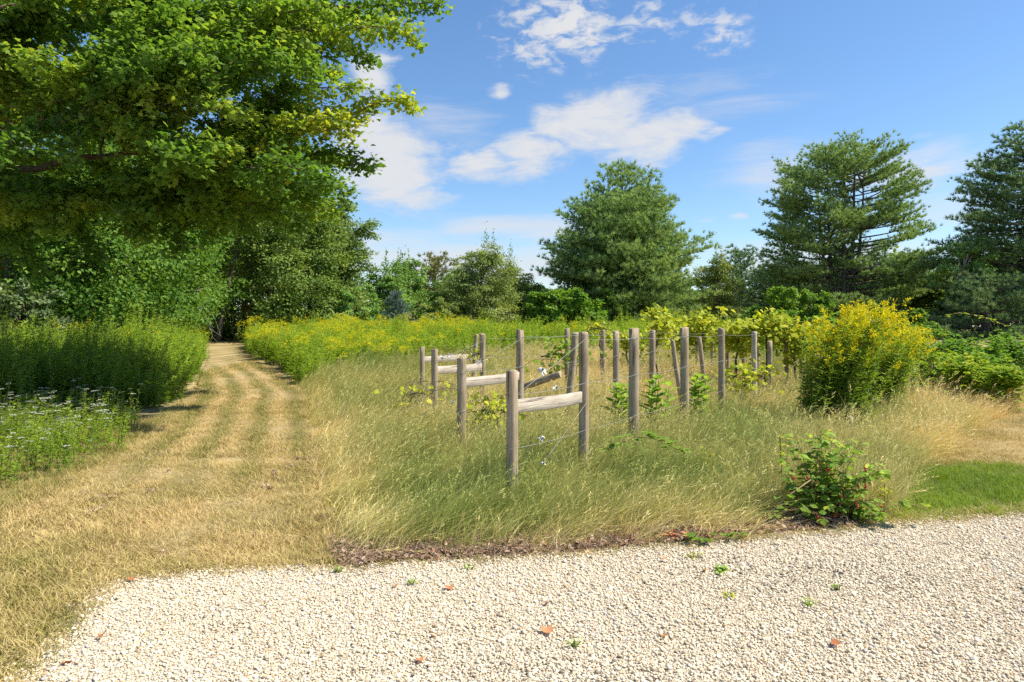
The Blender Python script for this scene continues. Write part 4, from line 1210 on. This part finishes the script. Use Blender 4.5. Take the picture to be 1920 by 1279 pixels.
# white wire clips (tensioners): a crumpled plastic body with a dark spool
def clip(p, s, seed, label):
    g = np.random.default_rng(seed)
    t = empty('wire_tensioner', p, label, 'wire clip', 'white clips on the trellis wires')
    bm = bmesh.new(); bmesh.ops.create_icosphere(bm, subdivisions=2, radius=1)
    v = np.array([q.co for q in bm.verts]); f = np.array([[q.index for q in ff.verts] for ff in bm.faces]); bm.free()
    for c in rdir(6, g):
        v = v - np.clip(v @ c - .45, 0, None)[:, None] * c * .95
    v = v * (1 + .14 * g.normal(size=(len(v), 1))) * np.array([s, s * .6, s * .8])
    mb = MB(); mb.add(v, [f])
    for k in range(4):                               # bent tabs
        d = rdir(1, g)[0]
        leaves(mb, T_OVAL, np.array([d * s * .5]), d[None] + [[0, 0, -.2]], rdir(1, g), s * 1.25, .5, 0, 1.1)
    mb.build('body', M['plastic'], t)
    mb = MB(); tube(mb, [[s * .2, -s * .7, s * .15], [s * .2, -s * .35, s * .15]], s * .30, 10)
    mb.build('spool', M['dark_metal'], t)


for k, (px, py, y, s, l) in enumerate(((1017, 821, 6.25, .026, 'white clip on the lowest wire under the nearest rail'), (1018, 869, 6.2, .027, 'white clip hanging lowest, in the grass below the nearest rail'),
                                       (1016, 693, 8.0, .045, 'larger white clip left above the fallen post'), (1043, 726, 7.6, .032, 'white clip just above the nearest rail'),
                                       (849, 754, 8.9, .026, 'grey-white clip on a trailing wire by the second short post'), (842.5, 665, 11.8, .034, 'white clip above the rail of the third brace'),
                                       (830, 671, 11.8, .036, 'white clip sagging onto the rail next to the third short post'), (899, 680, 11.6, .036, 'white clip at the rail end of the third brace'))):
    clip(at(px, py, y), s, 200 + k, l)


# ------------------------------------------------------------------ grape vines on the far posts
def vine(px, py_top, py_bot, wpx, y, seed, label, n=900, leaf=.115, trunk=True, tvar=.16, mat='grape'):
    g = np.random.default_rng(seed)
    g0 = float(gz(y)); X = (px - CX) / F * y
    t = empty('grape_vine', (X, y, g0), label, 'grape vine', 'grape vines on the trellis')
    z1 = z_at(py_top, y) - g0; z0 = max(.15, z_at(py_bot, y) - g0); w = wpx / F * y / 2
    tr = MB(); cr = MB()
    zm = z0 + .55 * (z1 - z0)
    if trunk:
        tp = curve(np.array([g.normal(0, .1), 0, -.05]), np.array([0, 0, zm]), [g.normal(0, .08), g.normal(0, .06), 0], 8)
        tp[1:-1] += g.normal(0, .02, (6, 3)); tube(tr, tp, np.linspace(.035, .018, 8), 6)
    shoots = int(18 + w * 16)
    P = []
    for k in range(shoots):
        sx = g.uniform(-1, 1) * w * .85; o = np.array([sx, g.normal(0, .15), zm + g.normal(0, .1)])
        tgt = np.array([sx + g.normal(0, .25), g.normal(0, .28), g.choice([g.uniform(zm, z1), g.uniform(z0, zm)])])
        c = curve(o, tgt, [0, g.normal(0, .15), .1], 7); tube(tr, c, np.linspace(.007, .003, 7), 3, cap=False)
        P.append(np.repeat(c[1:], 1, 0))
    tube(tr, curve(np.array([-w * .85, 0, zm]), np.array([w * .85, 0, zm]), [0, 0, .05], 8), .014, 5)
    P = np.concatenate(P)
    n = int(n * .58)
    q = P[g.integers(0, len(P), n)] + g.normal(0, .085, (n, 3))
    q[:, 2] = np.clip(q[:, 2], z0 - .05, z1 + .05)
    a = g.uniform(0, TAU, n)
    leaves(cr, T_GRAPE, q, np.stack([np.cos(a), np.sin(a), g.uniform(-1.0, .2, n)], 1), nrm(np.array([.2, -.5, .8]) + rdir(n, g) * .6), leaf * g.uniform(.6, 1.25, n), np.clip(g.normal(.5, tvar, n), 0, 1))
    tr.build('stem', M['bark'], t, True); cr.build('foliage', M[mat], t)


vine(1238, 574, 660, 58, 15.5, 301, 'yellow-green vine behind the second post right of the brace, topmost shoot upright', 650)
vine(1318, 580, 668, 95, 16.5, 302, 'vine climbing over the thin far post and the leaning stake', 1100)
vine(1385, 604, 672, 90, 15.8, 303, 'vine over the dark post left of the pale sunlit post', 1100)
vine(1443, 578, 675, 90, 15.2, 304, 'full vine right of the pale sunlit post', 1300)
vine(1492, 598, 690, 75, 14.6, 305, 'vine at the left flank of the tall goldenrod clump, browned leaves inside', 1100, tvar=.22)
vine(1402, 680, 742, 80, 11.8, 306, 'low straggling vine at the foot of the pale sunlit post', 330, .10)
vine(1122, 608, 632, 40, 18.0, 307, 'small vine shoot above the wire over the close pair of posts', 160)
vine(1170, 622, 668, 90, 19.0, 308, 'vine row far behind the close pair of posts', 700)
vine(1264, 600, 670, 50, 18.5, 309, 'far vine seen between the two vines above the leaning stake', 500)
vine(1050, 640, 705, 85, 12.2, 310, 'leafy young vine around the fallen post', 420, .085, False, mat='bramble')
vine(925, 745, 812, 85, 8.6, 311, 'young vine growing under the second rail', 330, .07)
vine(785, 728, 760, 44, 10.5, 312, 'small bright weed in the grass left of the short posts', 60, .085, False)
vine(897, 662, 676, 34, 12.6, 313, 'small vine sprouting over the rail of the third brace', 70, .08, False)


# ------------------------------------------------------------------ the tall goldenrod clumps at the right
def rod_clump(px, w, y, depth, n, h0, h1, seed, label, lean=.14, bloom=1.0):
    g = np.random.default_rng(seed)
    pos = base_at(px, y)
    t = empty('goldenrod_clump', pos, label, 'goldenrod')
    fo, fl = MB(), MB()
    for k in range(n):
        x0 = np.clip(g.normal(0, .5), -1, 1)
        b0 = np.array([x0 * w, g.normal(0, .5) * depth, -.05])
        h = (h0 + (h1 - h0) * g.random() ** .8) * (1 - .10 * abs(x0 - .25) ** 2)
        mbx = MB()
        goldenrod(mbx, b0, h, g, (lean + .10 * x0 + g.normal(0, .07), g.normal(0, .07)), bloom if g.random() < .8 else 0, 95, .12, spread=.5)
        for v, f, tt, mm in _split(mbx):
            (fl if mm == 1 else fo).add(v, [f], tt, 0 if mm != 2 else 1)
    fo.build('foliage', [M['clump_leaf'], M['stem']], t); fl.build('flower_plumes', M['clump_flower'], t)


def _split(mb):
    """yield (verts, faces, tint, material) blocks of a builder whose blocks were added one at a time"""
    off = 0; fi = 0
    for v, tt in zip(mb.v, mb.t):
        f = mb.f[fi] - off; m_ = mb.m[fi][0]; fi += 1; off += len(v)
        yield v, f, tt, m_


rod_clump(1562, .42, 9.9, .36, 150, 1.30, 2.02, 401, 'tallest goldenrod clump, dense stalks topped with bright yellow plumes', .20, .75)
rod_clump(1650, .30, 11.2, .35, 66, 1.20, 1.68, 402, 'lower goldenrod clump behind the tallest one, leaning right to the brambles', .20, .5)


# ------------------------------------------------------------------ brambles at the right
def bramble(px, y, w, h, seed, label, n=5200, leaf=.085, canes=26, depth=None, mat='bramble', arch=1.0):
    g = np.random.default_rng(seed)
    t = empty('bramble_thicket', base_at(px, y), label, 'bramble', 'brambles along the right of the meadow')
    tr, cr = MB(), MB(); depth = depth or w * .7
    P = []
    for k in range(canes):
        a = g.uniform(0, TAU); r0 = g.random() ** .5 * .7
        o = np.array([math.cos(a) * r0 * w, math.sin(a) * r0 * depth, -.05])
        e = o + np.array([math.cos(a) * g.uniform(.2, .6) * w, math.sin(a) * g.uniform(.2, .6) * depth, h * g.uniform(.25, .85)])
        c = curve(o, e, [0, 0, h * g.uniform(.25, .55) * arch * (1.1 - .6 * r0)], 12)
        tube(tr, c, np.linspace(.008, .003, 12), 4, cap=False); P.append(c[2:])
    P = np.concatenate(P)
    k = n // 3
    q = P[g.integers(0, len(P), k)] + g.normal(0, .11, (k, 3)) * [1, 1, .8]
    q[:, 2] = np.maximum(q[:, 2], .06)
    a = g.uniform(0, TAU, k); up = nrm(np.array([0, 0, 1.0]) + rdir(k, g) * .55)
    tt = np.clip(g.normal(.48, .16, k), 0, 1)
    for da in (-1.0, 0, 1.0):
        ax = np.stack([np.cos(a + da), np.sin(a + da), g.uniform(-.5, .15, k)], 1)
        leaves(cr, T_OVAL, q, ax, up, leaf * g.uniform(.75, 1.2, k), tt)
    tr.build('canes', M['cane'], t); cr.build('foliage', M[mat], t)


bramble(1735, 13.2, 1.15, 1.15, 501, 'yellowish bramble mound right of the goldenrod clumps', 7500)
bramble(1825, 13.0, .85, .98, 502, 'rounded bramble mound at the right end, above the dry grass', 5600)
bramble(1725, 16.5, 1.7, 1.45, 503, 'higher green bramble behind the yellowish mound', 8500, .10, mat='bright_leaf')
bramble(1840, 18.0, 1.5, 1.25, 504, 'green bramble bank under the dark low pine', 7000, .10, mat='bright_leaf')
bramble(1650, 18.5, 1.5, 1.55, 505, 'bramble behind the tops of the goldenrod plumes', 6000, .10, mat='bright_leaf')
bramble(1940, 21.0, 1.5, .85, 506, 'low bramble running out of the right edge of the picture', 4500, .10, mat='bright_leaf')
# the long arching cane
g = np.random.default_rng(510)
t = empty('bramble_cane', base_at(1790, 14.5), 'long bare-tipped cane arching out to the right over the brambles', 'bramble')
O = np.array(base_at(1790, 14.5))
pts = np.array([at(*p, 14.5) - O for p in ((1772, 700), (1768, 640), (1775, 592), (1800, 586), (1830, 591), (1862, 600), (1892, 613))])
tr, cr = MB(), MB(); tube(tr, pts, np.linspace(.009, .003, 7), 4)
k = 46; u = g.uniform(.2, 1, k) * 6; c = np.stack([np.interp(u, np.arange(7), pts[:, j]) for j in range(3)], 1)
a = g.uniform(0, TAU, k)
leaves(cr, T_OVAL, c, np.stack([np.cos(a), np.sin(a), g.uniform(-.6, .3, k)], 1), nrm(np.array([0, 0, 1]) + rdir(k, g) * .5), .085 * g.uniform(.6, 1.1, k), g.uniform(.5, .9, k))
tr.build('canes', M['cane'], t); cr.build('foliage', M['bramble'], t)


# raspberry at the edge of the gravel
def raspberry():
    g = np.random.default_rng(520)
    pos = base_at(1545, 5.62)
    t = empty('raspberry_bush', pos, 'leafy raspberry bush with red berries at the edge of the gravel', 'raspberry bush')
    tr, cr = MB(), MB()
    ends = []
    Q, A, U, T_ = [], [], [], []
    for k in range(48):
        a = g.uniform(0, TAU); L = g.uniform(.12, .52)
        o = np.array([g.normal(0, .11), g.normal(0, .07), -.03])
        hgt = g.uniform(.06, .80) * (1 - .45 * (L / .55) ** 2)
        e = o + np.array([math.cos(a) * L, math.sin(a) * L * .55, hgt])
        c = curve(o, e, [0, 0, .10], 9); tube(tr, c, np.linspace(.0045, .002, 9), 4, g.random(), cap=False)
        ends.append(c[-1])
        for q in np.linspace(.22, 1, 11):
            p = np.array([np.interp(q, np.linspace(0, 1, 9), c[:, j]) for j in range(3)])
            b = g.uniform(0, TAU); pl = g.uniform(.03, .07)
            pd = np.array([math.cos(b), math.sin(b), g.uniform(-.1, .5)])
            s = p + pd * pl; tube(tr, [p, s], .0014, 3, .3, cap=False)
            up = nrm(np.array([0, -.15, 1.0]) + g.normal(0, .35, 3))
            for da, sc in ((-1.15, .85), (0, 1.1), (1.15, .85)):
                Q.append(s); A.append([math.cos(b + da), math.sin(b + da), g.uniform(-.5, .05)]); U.append(up); T_.append((g.normal(.45 + (.25 if q > .9 else 0), .14), sc * g.uniform(.05, .08)))
    # the low runner at the left
    run = np.array([at(*p, 5.5) for p in ((1520, 900), (1470, 935), (1440, 965), (1412, 985))]) - np.array(pos)
    tube(tr, run, np.linspace(.005, .003, 4), 4, .8)
    for p in run[1:]:
        for k in range(2):
            b = g.uniform(0, TAU)
            for da in (-1.1, 0, 1.1):
                Q.append(p + g.normal(0, .015, 3)); A.append([math.cos(b + da), math.sin(b + da), g.uniform(-.2, .4)]); U.append(nrm(np.array([0, -.5, 1.0]) + g.normal(0, .3, 3))); T_.append((.5, .085))
    T_ = np.array(T_)
    leaves(cr, T_OVAL, np.array(Q), np.array(A), np.array(U), T_[:, 1], np.clip(T_[:, 0], 0, 1), 0, 1.15)
    tr.build('canes', M['cane'], t); cr.build('foliage', M['berry_leaf'], t)
    for k, (px, py) in enumerate(((1609, 913), (1624, 912), (1565, 966), (1532, 972), (1536, 988), (1608, 948), (1515, 896), (1552, 880), (1622, 878), (1488, 897), (1655, 950), (1578, 930))):
        p = at(px, py, 5.42 + g.uniform(-.06, .05)) - np.array(pos)
        mb = MB()
        for j in range(3):
            c0 = p + g.normal(0, .009, 3) * (j > 0)
            bm = bmesh.new(); bmesh.ops.create_icosphere(bm, subdivisions=2, radius=.0085)
            v = np.array([q.co for q in bm.verts]); f = np.array([[q.index for q in ff.verts] for ff in bm.faces]); bm.free()
            v = v * (1 + .14 * np.sin(v[:, :1] * 900) * np.sin(v[:, 2:3] * 900)) * [1, 1, 1.2]
            mb.add(v + c0, [f])
        tube(mb, [p + [0, 0, .008], p + [0, .01, .04]], .0012, 3)
        mb.build('berry_cluster', M['berry'], t)


raspberry()


def sprig(name, label, cat, pos, n, h, w, leaf, tmpl, mat, seed, tint=(.6, .15), stems=4, group=None, flat=.3, wid=1.1):
    """small leafy weed"""
    g = np.random.default_rng(seed)
    t = empty(name, pos, label, cat, group)
    tr, cr = MB(), MB(); P, D = [], []
    for k in range(stems):
        a = g.uniform(0, TAU); e = np.array([math.cos(a) * w * g.random(), math.sin(a) * w * .6 * g.random(), h * g.uniform(.6, 1)])
        c = curve(np.array([0, 0, -.02]), e, [0, 0, .1 * h], 7); tube(tr, c, .0022, 4, .4, cap=False); P.append(c[2:]); D.append(np.tile(e, (5, 1)))
    P = np.concatenate(P); i = g.integers(0, len(P), n); a = g.uniform(0, TAU, n)
    leaves(cr, tmpl, P[i] + g.normal(0, leaf * .15, (n, 3)), np.stack([np.cos(a), np.sin(a), g.uniform(-.2, .9, n) * flat * 2], 1), nrm(np.array([0, -.2, 1.0]) + rdir(n, g) * .4), leaf * g.uniform(.7, 1.2, n), np.clip(g.normal(*tint, n), 0, 1), 0, wid)
    tr.build('stem', M['stem'], t); cr.build('foliage', M[mat], t)


def pt(px, py, dz=0):
    x, y = ground(px, py)
    return (float(x), float(y), float(gz(y)) + dz)


sprig('leafy_weed', 'yellow-green weed shoot standing in the grass above the raspberry bush', 'weed', base_at(1546, 5.95), 40, .72, .10, .05, T_OVAL, 'grape', 601, stems=5)
sprig('leafy_weed', 'paler yellow-green weed shoot left of the one above the raspberry', 'weed', base_at(1468, 6.1), 26, .74, .09, .045, T_OVAL, 'grape', 602, stems=4)
sprig('leafy_weed', 'small lime-green shoot at the right flank of the raspberry bush', 'weed', base_at(1658, 5.7), 18, .40, .05, .05, T_OVAL, 'grape', 603, stems=3)
sprig('leafy_weed', 'yellow-tinged weed low in the grass, right of the trailing creeper', 'weed', base_at(1315, 7.0), 26, .38, .10, .06, T_OVAL, 'grape', 604, stems=4)


def milkweed(px, y, h, seed, label):
    g = np.random.default_rng(seed)
    t = empty('milkweed_plant', base_at(px, y), label, 'milkweed', 'milkweeds by the posts')
    tr, cr = MB(), MB()
    for s in range(4):
        off = np.array([g.normal(0, .08), g.normal(0, .04), 0])
        c = curve(off + [0, 0, -.03], off * 1.6 + [.05, 0, h * g.uniform(.85, 1)], [0, 0, 0], 9); tube(tr, c, np.linspace(.007, .004, 9), 5, .3)
        for k, q in enumerate(np.linspace(.25, 1, 10)):
            p = np.array([np.interp(q, np.linspace(0, 1, 9), c[:, j]) for j in range(3)]); a = k * 1.57 + g.normal(0, .2)
            A = np.array([[math.cos(a), math.sin(a), .55], [-math.cos(a), -math.sin(a), .55]])
            leaves(cr, T_OVAL, np.tile(p, (2, 1)), A, np.tile([0, 0, 1.0], (2, 1)), g.uniform(.17, .23) * (1.1 - .5 * abs(q - .55)), g.random(2), 0, .8)
    tr.build('stem', M['stem'], t); cr.build('foliage', M['milk'], t)


milkweed(1152, 9.3, .84, 611, 'milkweed just left of the stout upright post')
milkweed(1216, 9.0, .96, 612, 'milkweed just right of the stout upright post')
milkweed(1302, 9.8, .88, 613, 'milkweed at the right of the upright post by the broken stake')


def creeper(pts, label, seed, leaf, n, name='creeper', mat='berry_leaf'):
    g = np.random.default_rng(seed)
    o = np.array(pts[0]); t = empty(name, o, label, 'creeper')
    P = np.array(pts) - o; tr, cr = MB(), MB(); tube(tr, P, .003, 4, .5)
    u = g.uniform(0, len(P) - 1, n); c = np.stack([np.interp(u, np.arange(len(P)), P[:, j]) for j in range(3)], 1) + g.normal(0, .02, (n, 3)) + [0, 0, .015]
    a = g.uniform(0, TAU, n); tt = np.clip(g.normal(.5, .15, n), 0, 1); up = nrm(np.array([0, -.25, 1.0]) + rdir(n, g) * .35)
    for da in (-.9, 0, .9):
        leaves(cr, T_OVAL, c, np.stack([np.cos(a + da), np.sin(a + da), g.uniform(-.2, .4, n)], 1), up, leaf * g.uniform(.75, 1.2, n), tt)
    tr.build('stem', M['cane'], t); cr.build('foliage', M[mat], t)


creeper([at(1142, 846, 6.5), at(1165, 830, 6.5), at(1195, 820, 6.5), at(1225, 822, 6.45), at(1250, 833, 6.4), at(1285, 850, 6.4)], 'green creeper trailing over the grass below the stout post', 621, .075, 26)
creeper([pt(1290, 1024, .03), pt(1320, 1022, .04), pt(1350, 1018, .04), pt(1400, 1012, .04)], 'dark green creeper runner reaching onto the gravel', 622, .06, 16)

for k, (px, py, w, l) in enumerate(((775, 1098, .07, 'pale grass tuft on the gravel below the leaf litter'), (878, 1071, .06, 'faint grass tuft at the gravel edge below the nearest post'), (1300, 1050, .09, 'brightest lime weed on the gravel below the creeper runner'),
                                    (1348, 1076, .11, 'flat dark weed on the gravel right of the lime weed'), (1372, 1124, .08, 'yellowish weed in the gravel below the flat dark weed'), (1515, 1139, .10, 'spreading green weed far right in the gravel'),
                                    (1572, 1109, .05, 'small weed on the gravel below the raspberry bush'), (1078, 1216, .05, 'sparse grass tuft nearest to the camera'), (632, 1075, .05, 'small weed at the gravel edge below the leaf litter\'s left end'))):
    sprig('gravel_weed', l, 'weed', pt(px, py, .012), 46 if w > .08 else 30, .035, w, .028, T_LANCE if k not in (3,) else T_OVAL, 'milk' if k not in (2, 4) else 'grape', 640 + k, stems=6, group='weeds growing in the gravel', flat=.25, wid=1.6)

# fallen leaves on the gravel
for k, (px, py, s, l) in enumerate(((838, 1112, .055, 'curled orange leaf on the gravel below the leaf litter'), (741, 1107, .035, 'small brown leaf left of the curled orange leaf'), (1020, 1136, .045, 'rusty leaf on the gravel under the fallen wire'),
                                    (1025, 1187, .075, 'largest pinkish-orange leaf in the middle of the gravel'), (1250, 1198, .045, 'dark red leaf in the gravel right of the pinkish leaf'), (1558, 1214, .055, 'orange leaf at the lower right of the gravel'),
                                    (785, 1250, .05, 'brown leaf near the bottom edge of the picture'), (1250, 1056, .05, 'rusty leaf just left of the lime weed'), (1326, 1076, .04, 'brown leaf beside the flat dark weed'),
                                    (186, 1206, .05, 'orange leaf on the gravel at the lower left'), (118, 1253, .05, 'red leaf at the corner of gravel and grass'), (250, 1095, .05, 'pinkish leaf at the upper left corner of the gravel'))):
    g = np.random.default_rng(700 + k); mb = MB()
    v0, f0 = T_MAPLE if k % 3 == 0 else T_GRAPE
    v = v0 * s; v[:, 2] = .35 * v0[:, 0] ** 2 * s * 4 * g.uniform(.3, 1) + .25 * s * (v0[:, 1] - .5) ** 2 * 3
    mb.add(v, [f0], g.random()); tube(mb, [[0, 0, .004], [.0, -.4 * s, .006]], .0012, 3, .3)
    o = mb.build('fallen_leaf', M['fallen'], None, False, pt(px, py, .020)); o.rotation_euler = (g.normal(0, .25), g.normal(0, .25), g.uniform(0, TAU))
    tag(o, l, 'fallen leaf', 'fallen leaves on the gravel')
# the heap of dry orange leaves by the creeper
g = np.random.default_rng(720); mb = MB(); n = 26
leaves(mb, T_OVAL, g.normal(0, 1, (n, 3)) * [.06, .03, .008] + [0, 0, .03], rdir(n, g) * [1, 1, .3], nrm(np.array([0, 0, 1.0]) + rdir(n, g) * .5), g.uniform(.04, .075, n), g.random(n))
tag(mb.build('dry_leaf_heap', M['fallen'], None, False, pt(1270, 1014, .012)), 'little heap of dry orange leaves left of the creeper runner', 'leaf heap', kind='stuff')


# ------------------------------------------------------------------ sky, sun, camera
SUN_EL, SUN_AZ = math.radians(53), math.radians(-4)          # azimuth: from +X (right) towards +Y (away)
sv = Vector((math.cos(SUN_EL) * math.cos(SUN_AZ), math.cos(SUN_EL) * math.sin(SUN_AZ), math.sin(SUN_EL)))
L = bpy.data.lights.new('sun', 'SUN'); L.energy = 4.8; L.angle = math.radians(.53); L.color = (1, .93, .79)
lo_ = bpy.data.objects.new('sun', L); COL.objects.link(lo_)
lo_.rotation_euler = sv.to_track_quat('Z', 'Y').to_euler(); lo_.location = (20, 5, 30)

W = bpy.data.worlds.new('World'); S.world = W; W.use_nodes = True
nt = W.node_tree; nt.nodes.clear()
wo = nt.nodes.new('ShaderNodeOutputWorld'); bg = nt.nodes.new('ShaderNodeBackground'); bg.inputs[1].default_value = .109
sky = nt.nodes.new('ShaderNodeTexSky'); sky.sky_type = 'NISHITA'; sky.sun_disc = False
sky.sun_elevation = SUN_EL; sky.sun_rotation = math.pi / 2 - SUN_AZ
sky.air_density = 1.0; sky.dust_density = .35; sky.ozone_density = 3.8
hs_ = nt.nodes.new('ShaderNodeHueSaturation'); hs_.inputs['Saturation'].default_value = 1.12; hs_.inputs['Value'].default_value = 1.0
nt.links.new(sky.outputs[0], hs_.inputs['Color'])
# clouds, laid out by compass bearing and height above the horizon
gen = nt.nodes.new('ShaderNodeTexCoord').outputs['Generated']
sep = nt.nodes.new('ShaderNodeSeparateXYZ'); nt.links.new(gen, sep.inputs[0])
az = math_n(nt, 'ARCTAN2', sep.outputs[0], sep.outputs[1]); el = math_n(nt, 'ARCSINE', sep.outputs[2])
cmb = nt.nodes.new('ShaderNodeCombineXYZ'); nt.links.new(az, cmb.inputs[0]); nt.links.new(el, cmb.inputs[1])
ae = cmb.outputs[0]


def blob(px, py, wx, wy, amp):
    a = math.atan((px - CX) / F); e = math.atan((HY - py) / F * math.cos(a))
    sa = wx / F * math.cos(a) ** 2; se = wy / F * math.cos(a)
    s = nt.nodes.new('ShaderNodeVectorMath'); s.operation = 'SUBTRACT'; nt.links.new(warp, s.inputs[0]); s.inputs[1].default_value = (a, e, 0)
    m_ = nt.nodes.new('ShaderNodeVectorMath'); m_.operation = 'MULTIPLY'; nt.links.new(s.outputs[0], m_.inputs[0]); m_.inputs[1].default_value = (1 / sa, 1 / se, 0)
    ln = nt.nodes.new('ShaderNodeVectorMath'); ln.operation = 'LENGTH'; nt.links.new(m_.outputs[0], ln.inputs[0])
    mr = nt.nodes.new('ShaderNodeMapRange'); mr.interpolation_type = 'SMOOTHSTEP'
    mr.inputs[1].default_value = 1.25; mr.inputs[2].default_value = 0.1; mr.inputs[3].default_value = 0; mr.inputs[4].default_value = amp
    nt.links.new(ln.outputs['Value'], mr.inputs[0])
    return mr.outputs[0]


def nz(scale, sx, sy, detail, rough, rot=0.0, dist=0.0):
    mp = nt.nodes.new('ShaderNodeMapping'); mp.inputs['Scale'].default_value = (sx, sy, 1); mp.inputs['Rotation'].default_value = (0, 0, rot)
    nt.links.new(ae, mp.inputs[0])
    return tex_noise(nt, scale, detail, mp.outputs[0], rough, dist)


# push the outlines about with noise
wn = nt.nodes.new('ShaderNodeTexNoise'); wn.inputs['Scale'].default_value = 9; wn.inputs['Detail'].default_value = 5; nt.links.new(ae, wn.inputs['Vector'])
ws = nt.nodes.new('ShaderNodeVectorMath'); ws.operation = 'MULTIPLY_ADD'; nt.links.new(wn.outputs['Color'], ws.inputs[0]); ws.inputs[1].default_value = (.11, .07, 0)
off_ = nt.nodes.new('ShaderNodeVectorMath'); off_.operation = 'SUBTRACT'; nt.links.new(ae, off_.inputs[0]); off_.inputs[1].default_value = (.055, .035, 0)
nt.links.new(off_.outputs[0], ws.inputs[2]); warp = ws.outputs[0]


def total(items):
    s = items[0]
    for k in items[1:]:
        s = math_n(nt, 'MAXIMUM', s, k)
    return s


solid = total([blob(705, 125, 70, 58, 1.2), blob(735, 310, 155, 120, 1.25), blob(690, 250, 100, 100, 1.0), blob(932, 157, 42, 24, 1.0), blob(1110, 225, 190, 115, 1.0), blob(1010, 290, 150, 80, 1.0), blob(890, 318, 110, 38, .95),
               blob(1230, 245, 170, 75, 1.0), blob(1320, 262, 90, 26, .9), blob(925, 423, 42, 17, .9), blob(1366, 414, 52, 20, .9), blob(1110, 160, 130, 45, .7), blob(780, 375, 120, 50, .95)])
speck = total([blob(1060, 55, 190, 85, 1.15), blob(1200, 45, 120, 50, .95), blob(1345, 50, 85, 72, 1.1), blob(1000, 100, 110, 60, .95), blob(1250, 20, 200, 40, .8)])
veil = total([blob(1720, 300, 260, 80, 1), blob(1460, 330, 200, 110, .8), blob(1000, 430, 420, 60, .9), blob(900, 500, 600, 60, 1.0), blob(850, 250, 160, 120, .7), blob(1500, 500, 600, 70, .9), blob(1350, 180, 330, 80, .6), blob(1750, 420, 300, 120, .8), blob(700, 480, 300, 90, .9)])
f_solid = nz(11, .75, 2.2, 8, .64, .14, .5)
f_speck = nz(38, .8, 1.7, 5, .62, -.5, .5)
f_veil = nz(6, .8, 4.6, 8, .66, .14, .6)


def dens_(mask, noise, lo, hi, gain):
    s = math_n(nt, 'ADD', mask, math_n(nt, 'MULTIPLY', math_n(nt, 'SUBTRACT', noise, .5), gain))
    mr = nt.nodes.new('ShaderNodeMapRange'); mr.interpolation_type = 'SMOOTHSTEP'; mr.inputs[1].default_value = lo; mr.inputs[2].default_value = hi
    nt.links.new(s, mr.inputs[0])
    return mr.outputs[0]


d1 = math_n(nt, 'MULTIPLY', dens_(solid, f_solid, .38, 1.15, 2.1), .94)
d2 = math_n(nt, 'MULTIPLY', math_n(nt, 'MULTIPLY', speck, dens_(speck, f_speck, .55, 1.35, 3.0)), .85)
d3 = math_n(nt, 'MULTIPLY', math_n(nt, 'MULTIPLY', veil, dens_(veil, f_veil, .3, 1.15, 2.0)), .8)
dd_ = math_n(nt, 'MAXIMUM', math_n(nt, 'MAXIMUM', d1, d2), d3)
up_ = nt.nodes.new('ShaderNodeMapRange'); up_.inputs[1].default_value = -.01; up_.inputs[2].default_value = .03; nt.links.new(el, up_.inputs[0])
dd_ = math_n(nt, 'MULTIPLY', dd_, up_.outputs[0], True)
mixc = nt.nodes.new('ShaderNodeMix'); mixc.data_type = 'RGBA'; nt.links.new(dd_, mixc.inputs[0]); nt.links.new(hs_.outputs[0], mixc.inputs[6])
mixc.inputs[7].default_value = (4.3, 4.34, 4.45, 1)
nt.links.new(mixc.outputs[2], bg.inputs[0]); nt.links.new(bg.outputs[0], wo.inputs[0])

cam = bpy.data.cameras.new('camera'); cam.sensor_width = 36; cam.lens = 24; cam.clip_start = .05; cam.clip_end = 2000
cam.shift_y = -(639.5 - HY) / 1920
co = bpy.data.objects.new('camera', cam); COL.objects.link(co); co.location = (0, 0, EYE); co.rotation_euler = (math.pi / 2, 0, 0)
S.camera = co
vs = S.view_settings; vs.view_transform = 'Standard'; vs.look = 'None'; vs.gamma = 1; vs.exposure = 0.75
cy = S.cycles; cy.max_bounces = 6; cy.diffuse_bounces = 3; cy.glossy_bounces = 2; cy.transmission_bounces = 4; cy.transparent_max_bounces = 4
cy.sample_clamp_indirect = 6; cy.use_denoising = False; cy.caustics_reflective = False; cy.caustics_refractive = False
